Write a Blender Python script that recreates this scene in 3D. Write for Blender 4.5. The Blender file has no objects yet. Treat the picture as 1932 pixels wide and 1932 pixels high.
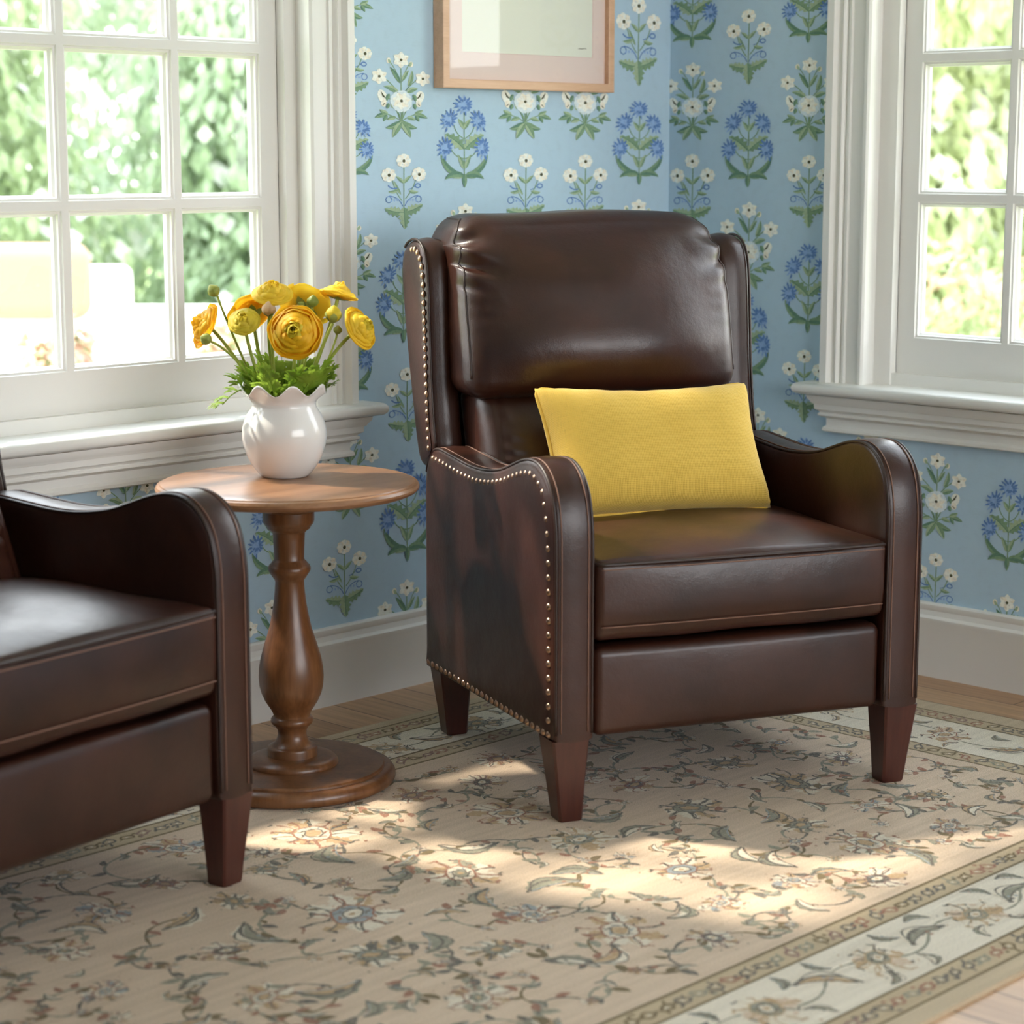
import bpy, bmesh, math, random
from math import sin, cos, pi, sqrt, radians, atan2, tan, atan
from mathutils import Vector, Matrix, noise as mnoise
random.seed(7)
S = bpy.context.scene
COL = S.collection

# ------------------------------------------------------------------ helpers
def link(o, parent=None):
    COL.objects.link(o)
    if parent is not None:
        o.parent = parent
    return o

def mesh_obj(name, verts, faces, mats, parent=None, idx=None, smooth=True, weld=None, flat=None):
    me = bpy.data.meshes.new(name)
    me.from_pydata([tuple(v) for v in verts], [], [tuple(f) for f in faces])
    if not isinstance(mats, (list, tuple)):
        mats = [mats]
    for m in mats:
        me.materials.append(m)
    if idx is not None:
        for p, i in zip(me.polygons, idx):
            p.material_index = i
    if weld:
        bm = bmesh.new(); bm.from_mesh(me)
        bmesh.ops.remove_doubles(bm, verts=bm.verts, dist=weld)
        bmesh.ops.recalc_face_normals(bm, faces=bm.faces)
        bm.to_mesh(me); bm.free()
    for p in me.polygons:
        p.use_smooth = smooth
    me.update()
    o = bpy.data.objects.new(name, me)
    return link(o, parent)

def autosmooth(o, ang=35):
    bm = bmesh.new(); bm.from_mesh(o.data)
    bmesh.ops.recalc_face_normals(bm, faces=bm.faces)
    for e in bm.edges:
        e.smooth = not (len(e.link_faces) == 2 and e.calc_face_angle(0) > radians(ang))
    for f in bm.faces:
        f.smooth = True
    bm.to_mesh(o.data); bm.free()
    return o

def empty(name, loc=(0, 0, 0), rz=0):
    o = bpy.data.objects.new(name, None)
    o.empty_display_size = 0.1
    o.location = loc; o.rotation_euler = (0, 0, rz)
    return link(o)

def tag(o, label, cat, group=None, kind=None):
    o['label'] = label; o['category'] = cat
    if group: o['group'] = group
    if kind: o['kind'] = kind
    return o

class MB:
    """collects verts/faces of one mesh"""
    def __init__(s): s.v = []; s.f = []; s.m = []
    def add(s, vs, fs, mi=0):
        b = len(s.v)
        s.v += [tuple(v) for v in vs]
        for f in fs:
            s.f.append(tuple(b + i for i in f)); s.m.append(mi)
    def box(s, x0, x1, y0, y1, z0, z1, mi=0):
        s.add([(x0,y0,z0),(x1,y0,z0),(x1,y1,z0),(x0,y1,z0),(x0,y0,z1),(x1,y0,z1),(x1,y1,z1),(x0,y1,z1)],
              [(0,3,2,1),(4,5,6,7),(0,1,5,4),(1,2,6,5),(2,3,7,6),(3,0,4,7)], mi)
    def grid(s, rows, closed=False, mi=0):
        n = len(rows[0]); b = len(s.v)
        for r in rows: s.v += [tuple(p) for p in r]
        for i in range(len(rows)-1):
            for j in range(n if closed else n-1):
                k = (j+1) % n
                s.f.append((b+i*n+j, b+i*n+k, b+(i+1)*n+k, b+(i+1)*n+j)); s.m.append(mi)
    def tube(s, path, r, n=8, mi=0, cap=True):
        path = [Vector(p) for p in path]
        rs = r if isinstance(r, (list, tuple)) else [r]*len(path)
        rows = []
        t0 = (path[1]-path[0]).normalized()
        up = Vector((0,0,1)) if abs(t0.z) < .9 else Vector((1,0,0))
        a = t0.cross(up).normalized()
        for i, p in enumerate(path):
            t = (path[min(i+1,len(path)-1)]-path[max(i-1,0)]).normalized()
            a = (a - t*a.dot(t)).normalized(); bb = t.cross(a)
            rows.append([p + (a*cos(2*pi*k/n)+bb*sin(2*pi*k/n))*rs[i] for k in range(n)])
        b = len(s.v)
        s.grid(rows, True, mi)
        if cap:
            s.f.append(tuple(b+k for k in range(n))[::-1]); s.m.append(mi)
            e = b+(len(rows)-1)*n
            s.f.append(tuple(e+k for k in range(n))); s.m.append(mi)
    def lathe(s, prof, n=64, c=(0,0), mi=0, capb=True, capt=True, fn=None):
        rows = []
        for r, z in prof:
            row = []
            for k in range(n):
                a = 2*pi*k/n
                rr, zz = (r, z) if fn is None else fn(r, z, a)
                row.append((c[0]+rr*cos(a), c[1]+rr*sin(a), zz))
            rows.append(row)
        b = len(s.v)
        s.grid(rows, True, mi)
        if capb: s.f.append(tuple(b+k for k in range(n))[::-1]); s.m.append(mi)
        if capt:
            e = b+(len(rows)-1)*n
            s.f.append(tuple(e+k for k in range(n))); s.m.append(mi)
    def build(s, name, mats, parent=None, smooth=True, auto=None):
        o = mesh_obj(name, s.v, s.f, mats, parent, s.m, smooth)
        if auto: autosmooth(o, auto)
        return o

def rbox(h, r, n=(8,8,8), k=5, deform=None):
    """rounded box; returns verts, faces. deform(x,y,z,(nx,ny,nz)) -> (x,y,z)"""
    hx, hy, hz = h
    def par(hh, m):
        out = []
        for i in range(k, 0, -1): out.append((-(hh-r), -tan(radians(45)*i/k)))
        for i in range(m+1): out.append((-(hh-r)+2*(hh-r)*i/m, 0.0))
        for i in range(1, k+1): out.append(((hh-r), tan(radians(45)*i/k)))
        return out
    P = [par(hx,n[0]), par(hy,n[1]), par(hz,n[2])]
    V = []; Fc = []
    for ax in range(3):
        u, w = (ax+1) % 3, (ax+2) % 3
        for sg in (-1, 1):
            b = len(V)
            for (iu, ou) in P[u]:
                for (iw, ow) in P[w]:
                    off = Vector((0,0,0)); off[ax] = sg; off[u] = ou; off[w] = ow
                    off = off.normalized()*r
                    inn = Vector((0,0,0)); inn[ax] = sg*(h[ax]-r); inn[u] = iu; inn[w] = iw
                    V.append(inn+off)
            nu, nw = len(P[u]), len(P[w])
            for i in range(nu-1):
                for j in range(nw-1):
                    q = (b+i*nw+j, b+(i+1)*nw+j, b+(i+1)*nw+j+1, b+i*nw+j+1)
                    Fc.append(q if sg > 0 else q[::-1])
    if deform:
        V = [deform(p.x, p.y, p.z, (p.x/hx, p.y/hy, p.z/hz)) for p in V]
    return V, Fc

def catmull(pts, n=6, closed=False):
    pts = [Vector(p) for p in pts]; out = []
    N = len(pts)
    for i in range(N if closed else N-1):
        if closed: p0,p1,p2,p3 = pts[i-1],pts[i],pts[(i+1)%N],pts[(i+2)%N]
        else: p0,p1,p2,p3 = pts[max(i-1,0)],pts[i],pts[i+1],pts[min(i+2,N-1)]
        for j in range(n):
            t = j/n
            out.append(.5*((2*p1)+(p2-p0)*t+(2*p0-5*p1+4*p2-p3)*t*t+(3*p1-p0-3*p2+p3)*t*t*t))
    if not closed: out.append(pts[-1])
    return out

def bez(p0, p1, p2, n=12):
    p0, p1, p2 = Vector(p0), Vector(p1), Vector(p2)
    return [p0*(1-t)**2 + p1*2*t*(1-t) + p2*t*t for t in [i/n for i in range(n+1)]]

# ------------------------------------------------------------------ materials
def mat(name):
    m = bpy.data.materials.new(name); m.use_nodes = True
    nt = m.node_tree; b = nt.nodes['Principled BSDF']
    return m, nt, b

def N(nt, t, **kw):
    n = nt.nodes.new(t)
    for k, v in kw.items():
        if k in n.inputs: n.inputs[k].default_value = v
        else: setattr(n, k, v)
    return n

def coords(nt, scale=(1,1,1), rot=(0,0,0), kind='Object'):
    tc = N(nt, 'ShaderNodeTexCoord'); mp = N(nt, 'ShaderNodeMapping')
    mp.inputs['Scale'].default_value = scale; mp.inputs['Rotation'].default_value = rot
    nt.links.new(tc.outputs[kind], mp.inputs[0])
    return mp.outputs[0]

def noise_tex(nt, vec, scale, detail=3, rough=.5):
    n = N(nt, 'ShaderNodeTexNoise'); n.inputs['Scale'].default_value = scale
    n.inputs['Detail'].default_value = detail; n.inputs['Roughness'].default_value = rough
    nt.links.new(vec, n.inputs['Vector'])
    return n

def ramp(nt, fac, stops):
    r = N(nt, 'ShaderNodeValToRGB')
    el = r.color_ramp.elements
    while len(el) < len(stops): el.new(.5)
    for e, (p, c) in zip(el, stops):
        e.position = p; e.color = c if len(c) == 4 else (*c, 1)
    nt.links.new(fac, r.inputs[0])
    return r.outputs[0]

def bump(nt, h, strength, dist, normal=None):
    b = N(nt, 'ShaderNodeBump'); b.inputs['Strength'].default_value = strength; b.inputs['Distance'].default_value = dist
    nt.links.new(h, b.inputs['Height'])
    if normal is not None: nt.links.new(normal, b.inputs['Normal'])
    return b.outputs[0]

def simple(name, col, rough=.5, spec=.5, var=0, vscale=6, bmp=0, bscale=60, metal=0, trans=0, coat=0, sss=0):
    m, nt, b = mat(name)
    b.inputs['Base Color'].default_value = (*col, 1); b.inputs['Roughness'].default_value = rough
    b.inputs['Specular IOR Level'].default_value = spec; b.inputs['Metallic'].default_value = metal
    b.inputs['Coat Weight'].default_value = coat
    vec = coords(nt)
    if var:
        n = noise_tex(nt, vec, vscale)
        c = ramp(nt, n.outputs['Fac'], [(.3, tuple(x*(1-var) for x in col)), (.7, tuple(min(1,x*(1+var)) for x in col))])
        nt.links.new(c, b.inputs['Base Color'])
    if bmp:
        n2 = noise_tex(nt, vec, bscale)
        nt.links.new(bump(nt, n2.outputs['Fac'], bmp, .002), b.inputs['Normal'])
    return m

def leather(name, dark, light, rough=.33):
    m, nt, b = mat(name)
    vec = coords(nt)
    n1 = noise_tex(nt, vec, 5, 4, .6)
    c = ramp(nt, n1.outputs['Fac'], [(.32, dark), (.72, light)])
    nt.links.new(c, b.inputs['Base Color'])
    n2 = noise_tex(nt, vec, 16, 3)
    mr = N(nt, 'ShaderNodeMapRange'); mr.inputs['To Min'].default_value = rough-.06; mr.inputs['To Max'].default_value = rough+.08
    nt.links.new(n2.outputs['Fac'], mr.inputs[0]); nt.links.new(mr.outputs[0], b.inputs['Roughness'])
    b.inputs['Specular IOR Level'].default_value = .48
    v = N(nt, 'ShaderNodeTexVoronoi'); v.inputs['Scale'].default_value = 420
    nt.links.new(vec, v.inputs['Vector'])
    b1 = bump(nt, v.outputs['Distance'], .10, .0010)
    n3 = noise_tex(nt, vec, 11, 5, .62)
    b2 = bump(nt, n3.outputs['Fac'], .16, .010, b1)
    nt.links.new(b2, b.inputs['Normal'])
    return m

def wood(name, c0, c1, c2, axis='z', rough=.35, scale=1.0, coat=.25):
    m, nt, b = mat(name)
    sc = {'z': (9*scale, 9*scale, .8*scale), 'x': (.8*scale, 9*scale, 9*scale), 'y': (9*scale, .8*scale, 9*scale)}[axis]
    vec = coords(nt, sc)
    w = noise_tex(nt, vec, 2.2, 4, .55)
    w2 = noise_tex(nt, coords(nt, tuple(6*x for x in sc)), 3, 3)
    mx = N(nt, 'ShaderNodeMix', data_type='FLOAT'); mx.inputs[0].default_value = .3
    nt.links.new(w.outputs['Fac'], mx.inputs[2]); nt.links.new(w2.outputs['Fac'], mx.inputs[3])
    c = ramp(nt, mx.outputs[0], [(.3, c0), (.5, c1), (.7, c2)])
    nt.links.new(c, b.inputs['Base Color'])
    b.inputs['Roughness'].default_value = rough; b.inputs['Coat Weight'].default_value = coat; b.inputs['Coat Roughness'].default_value = .25
    nt.links.new(bump(nt, w2.outputs['Fac'], .05, .001), b.inputs['Normal'])
    return m

M = {}
M['leather'] = leather('brown_leather', (.0205,.0062,.0038), (.050,.0155,.0085))
M['seam'] = simple('seam_leather', (.028,.012,.008), .45)
M['thread'] = simple('tan_thread', (.21,.105,.070), .6)
M['nail'] = simple('antique_brass', (.50,.33,.23), .28, metal=1)
M['mahogany'] = wood('mahogany_leg', (.036,.0068,.0048), (.056,.0110,.0076), (.078,.018,.011), 'z', .35)
M['walnut'] = wood('walnut_wood', (.085,.031,.010), (.165,.066,.024), (.24,.106,.042), 'z', .34)
M['walnut_top'] = wood('walnut_top', (.16,.070,.030), (.26,.125,.058), (.35,.18,.09), 'x', .36)
M['trim'] = simple('white_paint', (.83,.815,.78), .38, .4, bmp=.03, bscale=30)
M['ceil'] = simple('ceiling_paint', (.80,.79,.77), .7)
M['blue_wall'] = simple('blue_wall_paint', (.40,.50,.58), .8)
M['ceramic'] = simple('white_glaze', (.80,.775,.745), .16, .5, var=.03, vscale=9, coat=.4)
M['frame_wood'] = wood('frame_oak', (.62,.36,.21), (.72,.44,.28), (.80,.52,.34), 'x', .45, 2, .1)
M['mat_pink'] = simple('pink_mount', (.90,.69,.65), .8)
M['paper'] = simple('cream_paper', (.90,.87,.77), .8)
M['ink'] = simple('pencil_ink', (.35,.30,.28), .8)

def fabric(name, col):
    m, nt, b = mat(name)
    vec = coords(nt)
    wx = N(nt, 'ShaderNodeTexWave', wave_type='BANDS', bands_direction='X'); wx.inputs['Scale'].default_value = 95; wx.inputs['Distortion'].default_value = 1.2
    wz = N(nt, 'ShaderNodeTexWave', wave_type='BANDS', bands_direction='Z'); wz.inputs['Scale'].default_value = 95; wz.inputs['Distortion'].default_value = 1.2
    nt.links.new(vec, wx.inputs[0]); nt.links.new(vec, wz.inputs[0])
    mm = N(nt, 'ShaderNodeMath', operation='ADD'); nt.links.new(wx.outputs['Fac'], mm.inputs[0]); nt.links.new(wz.outputs['Fac'], mm.inputs[1])
    n = noise_tex(nt, coords(nt, (1,1,14)), 60, 2); n2 = noise_tex(nt, coords(nt, (14,1,1)), 60, 2)
    ad = N(nt, 'ShaderNodeMath', operation='ADD'); nt.links.new(n.outputs['Fac'], ad.inputs[0]); nt.links.new(n2.outputs['Fac'], ad.inputs[1])
    c = ramp(nt, ad.outputs[0], [(.6, tuple(x*.86 for x in col)), (1.0, col)])
    nt.links.new(c, b.inputs['Base Color'])
    b.inputs['Roughness'].default_value = .85; b.inputs['Sheen Weight'].default_value = .2
    b.inputs['Specular IOR Level'].default_value = .2
    nt.links.new(bump(nt, mm.outputs[0], .35, .0012), b.inputs['Normal'])
    return m
M['yellow'] = fabric('yellow_linen', (.74,.48,.085))
M['yellow_pipe'] = simple('yellow_piping', (.74,.46,.07), .8)

def petal_mat(name, c0, c1, tr=.35):
    m, nt, b = mat(name)
    n = noise_tex(nt, coords(nt), 22, 3)
    c = ramp(nt, n.outputs['Fac'], [(.3, c0), (.7, c1)])
    nt.links.new(c, b.inputs['Base Color']); b.inputs['Roughness'].default_value = .5
    b.inputs['Specular IOR Level'].default_value = .3
    t = N(nt, 'ShaderNodeBsdfTranslucent'); nt.links.new(c, t.inputs[0])
    mx = N(nt, 'ShaderNodeMixShader'); mx.inputs[0].default_value = tr
    nt.links.new(b.outputs[0], mx.inputs[1]); nt.links.new(t.outputs[0], mx.inputs[2])
    nt.links.new(mx.outputs[0], nt.nodes['Material Output'].inputs[0])
    return m
M['petal'] = petal_mat('yellow_petal', (.92,.62,.025), (.95,.73,.07), .4)
M['petal_gold'] = petal_mat('golden_petal', (.90,.48,.012), (.93,.60,.03))
M['petal_lime'] = petal_mat('lime_petal', (.62,.50,.03), (.80,.62,.05))
M['petal_pink'] = petal_mat('peach_petal', (.72,.48,.26), (.80,.58,.35), .25)
M['stem'] = petal_mat('flower_stem', (.32,.39,.055), (.44,.50,.10), .25)
M['leaf'] = petal_mat('flower_leaf', (.18,.31,.025), (.33,.46,.06), .45)
M['centre'] = simple('flower_centre', (.17,.16,.03), .7)
M['sepal'] = petal_mat('flower_sepal', (.25,.30,.06), (.38,.40,.10), .2)

def glass_mat():
    m, nt, b = mat('window_glass')
    tr = N(nt, 'ShaderNodeBsdfTransparent'); tr.inputs[0].default_value = (.96,.98,.97,1)
    gl = N(nt, 'ShaderNodeBsdfGlossy'); gl.inputs['Roughness'].default_value = .02
    lw = N(nt, 'ShaderNodeLayerWeight'); lw.inputs[0].default_value = .5
    pw = N(nt, 'ShaderNodeMath', operation='POWER'); pw.inputs[1].default_value = 5; nt.links.new(lw.outputs['Facing'], pw.inputs[0])
    fr = N(nt, 'ShaderNodeMath', operation='MULTIPLY_ADD'); fr.inputs[1].default_value = .95; fr.inputs[2].default_value = .045
    nt.links.new(pw.outputs[0], fr.inputs[0])
    mx = N(nt, 'ShaderNodeMixShader')
    nt.links.new(fr.outputs[0], mx.inputs[0]); nt.links.new(tr.outputs[0], mx.inputs[1]); nt.links.new(gl.outputs[0], mx.inputs[2])
    nt.links.new(mx.outputs[0], nt.nodes['Material Output'].inputs[0])
    return m
M['glass'] = glass_mat()

def paper_mat(name, col, var=.06, scale=40):
    m, nt, b = mat(name)
    vec = coords(nt)
    n = noise_tex(nt, vec, scale, 3)
    n2 = noise_tex(nt, coords(nt, (1,1,30)), 45, 2)
    ad = N(nt, 'ShaderNodeMath', operation='ADD'); nt.links.new(n.outputs['Fac'], ad.inputs[0]); nt.links.new(n2.outputs['Fac'], ad.inputs[1])
    c = ramp(nt, ad.outputs[0], [(.7, tuple(x*(1-var) for x in col)), (1.3, tuple(min(1,x*(1+var)) for x in col))])
    nt.links.new(c, b.inputs['Base Color']); b.inputs['Roughness'].default_value = .75; b.inputs['Specular IOR Level'].default_value = .25
    return m
WP = ['wp_ground','wp_white','wp_cream','wp_green','wp_lightgreen','wp_darkgreen','wp_blue','wp_paleblue','wp_dot','wp_halo']
WPc = [(.475,.635,.765),(.84,.85,.78),(.83,.79,.68),(.21,.33,.21),(.37,.48,.32),(.13,.245,.175),(.125,.235,.50),(.29,.44,.69),(.085,.085,.045),(.68,.77,.81)]
WPm = [paper_mat('wallpaper_'+n[3:], c, .03 if i == 0 else .16, 40 if i == 0 else 150) for i, (n, c) in enumerate(zip(WP, WPc))]

RG_FIELD = (.67,.515,.375)
def rug_mat(name, col, fade=.0):
    m, nt, b = mat(name)
    vec = coords(nt)
    pile = noise_tex(nt, vec, 420, 2, .7)
    abr = noise_tex(nt, coords(nt, (2.5, 40, 1)), 1.6, 3)
    c1 = ramp(nt, pile.outputs['Fac'], [(.3, tuple(x*.72 for x in col)), (.7, tuple(min(1,x*1.18) for x in col))])
    c2 = ramp(nt, abr.outputs['Fac'], [(.3, (.90,.88,.86)), (.7, (1.06,1.05,1.04))])
    mm = N(nt, 'ShaderNodeMix', data_type='RGBA', blend_type='MULTIPLY'); mm.inputs[0].default_value = 1
    nt.links.new(c1, mm.inputs[6]); nt.links.new(c2, mm.inputs[7])
    out = mm.outputs[2]
    if fade > 0:
        wn = noise_tex(nt, vec, 190, 3, .75)
        fm = N(nt, 'ShaderNodeMapRange'); fm.inputs['From Min'].default_value = .38; fm.inputs['From Max'].default_value = .66
        fm.inputs['To Min'].default_value = 0; fm.inputs['To Max'].default_value = fade
        nt.links.new(wn.outputs['Fac'], fm.inputs[0])
        mf = N(nt, 'ShaderNodeMix', data_type='RGBA'); nt.links.new(fm.outputs[0], mf.inputs[0])
        nt.links.new(out, mf.inputs[6]); mf.inputs[7].default_value = (*RG_FIELD, 1)
        out = mf.outputs[2]
    nt.links.new(out, b.inputs['Base Color'])
    b.inputs['Roughness'].default_value = .95; b.inputs['Specular IOR Level'].default_value = .1; b.inputs['Sheen Weight'].default_value = .15
    nt.links.new(bump(nt, pile.outputs['Fac'], .5, .003), b.inputs['Normal'])
    return m
RGn = ['field','cream','guard','olive_line','rust','gold','greygreen','dark','ivory','blue','selvage','plum']
RGc = [RG_FIELD,(.78,.70,.565),(.54,.42,.265),(.20,.145,.07),(.30,.115,.065),(.50,.33,.165),(.235,.245,.18),(.075,.078,.07),(.76,.69,.55),(.27,.33,.36),(.58,.46,.31),(.22,.11,.10)]
RGm = [rug_mat('rug_'+n, c, 0 if i in (0,1,2,3,10) else .38) for i, (n, c) in enumerate(zip(RGn, RGc))]

def floor_mat():
    m, nt, b = mat('oak_floor')
    tc = N(nt, 'ShaderNodeTexCoord'); mp = N(nt, 'ShaderNodeMapping')
    mp.inputs['Rotation'].default_value = (0, 0, radians(90))
    nt.links.new(tc.outputs['Object'], mp.inputs[0])
    br = N(nt, 'ShaderNodeTexBrick'); br.offset = .37
    br.inputs['Scale'].default_value = 1; br.inputs['Mortar Size'].default_value = .0016
    br.inputs['Brick Width'].default_value = 1.1; br.inputs['Row Height'].default_value = .105
    br.inputs['Color1'].default_value = (.44,.255,.135,1); br.inputs['Color2'].default_value = (.60,.385,.225,1); br.inputs['Mortar'].default_value = (.07,.035,.018,1)
    nt.links.new(mp.outputs[0], br.inputs[0])
    g = noise_tex(nt, coords(nt, (26, 1.6, 1)), 3, 4)
    c2 = ramp(nt, g.outputs['Fac'], [(.3, (.78,.74,.70)), (.7, (1.12,1.1,1.08))])
    mm = N(nt, 'ShaderNodeMix', data_type='RGBA', blend_type='MULTIPLY'); mm.inputs[0].default_value = 1
    nt.links.new(br.outputs[0], mm.inputs[6]); nt.links.new(c2, mm.inputs[7]); nt.links.new(mm.outputs[2], b.inputs['Base Color'])
    b.inputs['Roughness'].default_value = .38
    return m
M['floor'] = floor_mat()

# ------------------------------------------------------------------ flat pattern drawing (wallpaper / rug print)
class Pat:
    def __init__(s, place, step=.00022):
        s.place = place; s.step = step; s.v = []; s.f = []; s.m = []
        s.ox = s.oy = 0; s.sx = s.sy = 1; s.rot = 0; s.k = 0
    def at(s, ox, oy, sx, sy, rot=0): s.ox, s.oy, s.sx, s.sy, s.rot = ox, oy, sx, sy, rot
    def pt(s, x, y, l):
        l = l + s.k*.03
        c, q = cos(s.rot), sin(s.rot)
        x, y = x*s.sx, y*s.sy
        return s.place(s.ox + c*x - q*y, s.oy + q*x + c*y, s.step*(l+1))
    def strip(s, L, R, mi, l):
        s.k = (s.k+1) % 31; b = len(s.v)
        for a, c in zip(L, R): s.v.append(s.pt(*a, l)); s.v.append(s.pt(*c, l))
        for i in range(len(L)-1):
            s.f.append((b+2*i, b+2*i+1, b+2*i+3, b+2*i+2)); s.m.append(mi)
    def curve(s, p0, p1, bend, n=8):
        mx, my = (p0[0]+p1[0])/2, (p0[1]+p1[1])/2
        dx, dy = p1[0]-p0[0], p1[1]-p0[1]
        cx, cy = mx - dy*bend, my + dx*bend
        return [((1-t)**2*p0[0]+2*t*(1-t)*cx+t*t*p1[0], (1-t)**2*p0[1]+2*t*(1-t)*cy+t*t*p1[1]) for t in [i/n for i in range(n+1)]]
    def stroke(s, pts, w, mi, l=1, wob=0):
        L, R = [], []
        for i, p in enumerate(pts):
            a = pts[max(i-1,0)]; c = pts[min(i+1,len(pts)-1)]
            dx, dy = c[0]-a[0], c[1]-a[1]; d = sqrt(dx*dx+dy*dy) or 1
            ww = (w[i] if isinstance(w, (list, tuple)) else w)*.5*(1+wob*random.uniform(-1,1))
            L.append((p[0]-dy/d*ww, p[1]+dx/d*ww)); R.append((p[0]+dy/d*ww, p[1]-dx/d*ww))
        s.strip(L, R, mi, l)
    def line(s, p0, p1, w, mi, l=1, bend=0, wob=0, n=8): s.stroke(s.curve(p0, p1, bend, n), w, mi, l, wob)
    def leaf(s, p0, p1, w, mi, bend=0, l=2, mi2=None, serr=0, vein=None, n=10):
        C = s.curve(p0, p1, bend, n)
        L, R, W = [], [], []
        for i, p in enumerate(C):
            a = C[max(i-1,0)]; c = C[min(i+1,n)]
            dx, dy = c[0]-a[0], c[1]-a[1]; d = sqrt(dx*dx+dy*dy) or 1
            t = i/n
            ww = w*.5*(sin(pi*t**.8)**.75 if 0 < t < 1 else 0)
            if serr and 0 < i < n: ww *= 1.0 + (serr if i % 2 else -serr)
            L.append((p[0]-dy/d*ww, p[1]+dx/d*ww)); R.append((p[0]+dy/d*ww, p[1]-dx/d*ww))
        if mi2 is None: s.strip(L, R, mi, l)
        else: s.strip(L, C, mi, l); s.strip(C, R, mi2, l)
        if vein is not None: s.stroke(C[:-1], w*.07, vein, l+1)
    def disc(s, cx, cy, rx, ry, mi, l=3, n=12, wob=0, rot=0):
        s.k = (s.k+1) % 31; b = len(s.v); s.v.append(s.pt(cx, cy, l))
        for k in range(n):
            a = 2*pi*k/n; q = 1+wob*random.uniform(-1,1)
            x, y = rx*q*cos(a), ry*q*sin(a)
            s.v.append(s.pt(cx+x*cos(rot)-y*sin(rot), cy+x*sin(rot)+y*cos(rot), l))
        for k in range(n): s.f.append((b, b+1+k, b+1+(k+1) % n)); s.m.append(mi)
    def ring(s, cx, cy, rx, ry, w, mi, l=3, n=20, wob=0, rot=0):
        pts = []; qs = [random.uniform(-1,1) for _ in range(n)]
        for k in range(n+1):
            a = 2*pi*(k % n)/n
            q = 1+wob*qs[k % n]
            x, y = rx*q*cos(a), ry*q*sin(a)
            pts.append((cx+x*cos(rot)-y*sin(rot), cy+x*sin(rot)+y*cos(rot)))
        s.stroke(pts, w, mi, l)

WH, CR, GR, LG, DG, BL, PB, DT, HL = 1, 2, 3, 4, 5, 6, 7, 8, 9
def star_flower(p, x, y, r, mi=WH, n=6, rot=.3, halo=False, l=4):
    if halo: p.disc(x, y, r*1.25, r*1.25, HL, l-1, 14, .06)
    for k in range(n):
        a = rot+2*pi*k/n
        p.leaf((x+cos(a)*r*.05, y+sin(a)*r*.05), (x+cos(a)*r, y+sin(a)*r), r*.75, mi, .0, l, mi if k % 2 else CR)
    p.disc(x, y, r*.17, r*.17, DT, l+2, 8)
def round_flower(p, x, y, r):
    for k in range(8):
        a = 2*pi*k/8+random.uniform(-.1,.1)
        p.disc(x+cos(a)*r*.62, y+sin(a)*r*.62, r*.42, r*.40, CR if k % 2 else WH, 4, 9, .1)
    for k in range(6):
        a = 2*pi*k/6+.2
        p.line((x+cos(a)*r*.45, y+sin(a)*r*.45), (x+cos(a)*r*.85, y+sin(a)*r*.85), 1.0, HL, 5, 0, 0, 2)
    p.disc(x, y, r*.40, r*.40, WH, 5, 10)
    p.disc(x+.5, y-.5, r*.22, r*.25, DT, 6, 8)
def motif_S(p):
    G, L = GR, LG
    p.stroke(p.curve((0,14),(1,116),0), 1.8, G, 1)
    p.line((-3,52),(-21,93),1.6,G,1,.12); p.line((3,56),(23,93),1.6,G,1,-.12)
    for x, y in ((0,129),(-28,102),(29,103)): round_flower(p, x, y, 13.5)
    p.leaf((0,86),(-14,99),6.5,G,-.1,2,L); p.leaf((1,86),(15,101),6.5,L,.1,2,G)
    p.leaf((-5,64),(-18,91),5,L,.05,2,G)
    p.leaf((-10,73),(-29,70),6.5,L,.2,2,G); p.leaf((10,72),(28,69),7,L,-.2,2,G)
    p.line((9,74),(24,84),1.4,BL,1,-.2); p.ring(27,81,5,4,2.2,BL,2,12); p.line((-12,77),(-29,82),2.4,BL,2,.35)
    for sg in (-1,1):
        p.line((sg*2,42),(sg*27,62),1.6,BL,2,-.32*-sg)
        p.ring(sg*28,55,5.5,6,1.6,BL,2,12)
        for k in range(3): p.disc(sg*(12+k*5.5),54-k*.5,1.7,2.6,PB,3,7)
    p.leaf((0,30),(-36,38),17,G,.12,3,L,.28,DG); p.leaf((0,30),(36,45),17,L,-.12,3,G,.28,DG)
    p.leaf((0,40),(2,-2),19,G,0,4,L,.26,DG)
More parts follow.
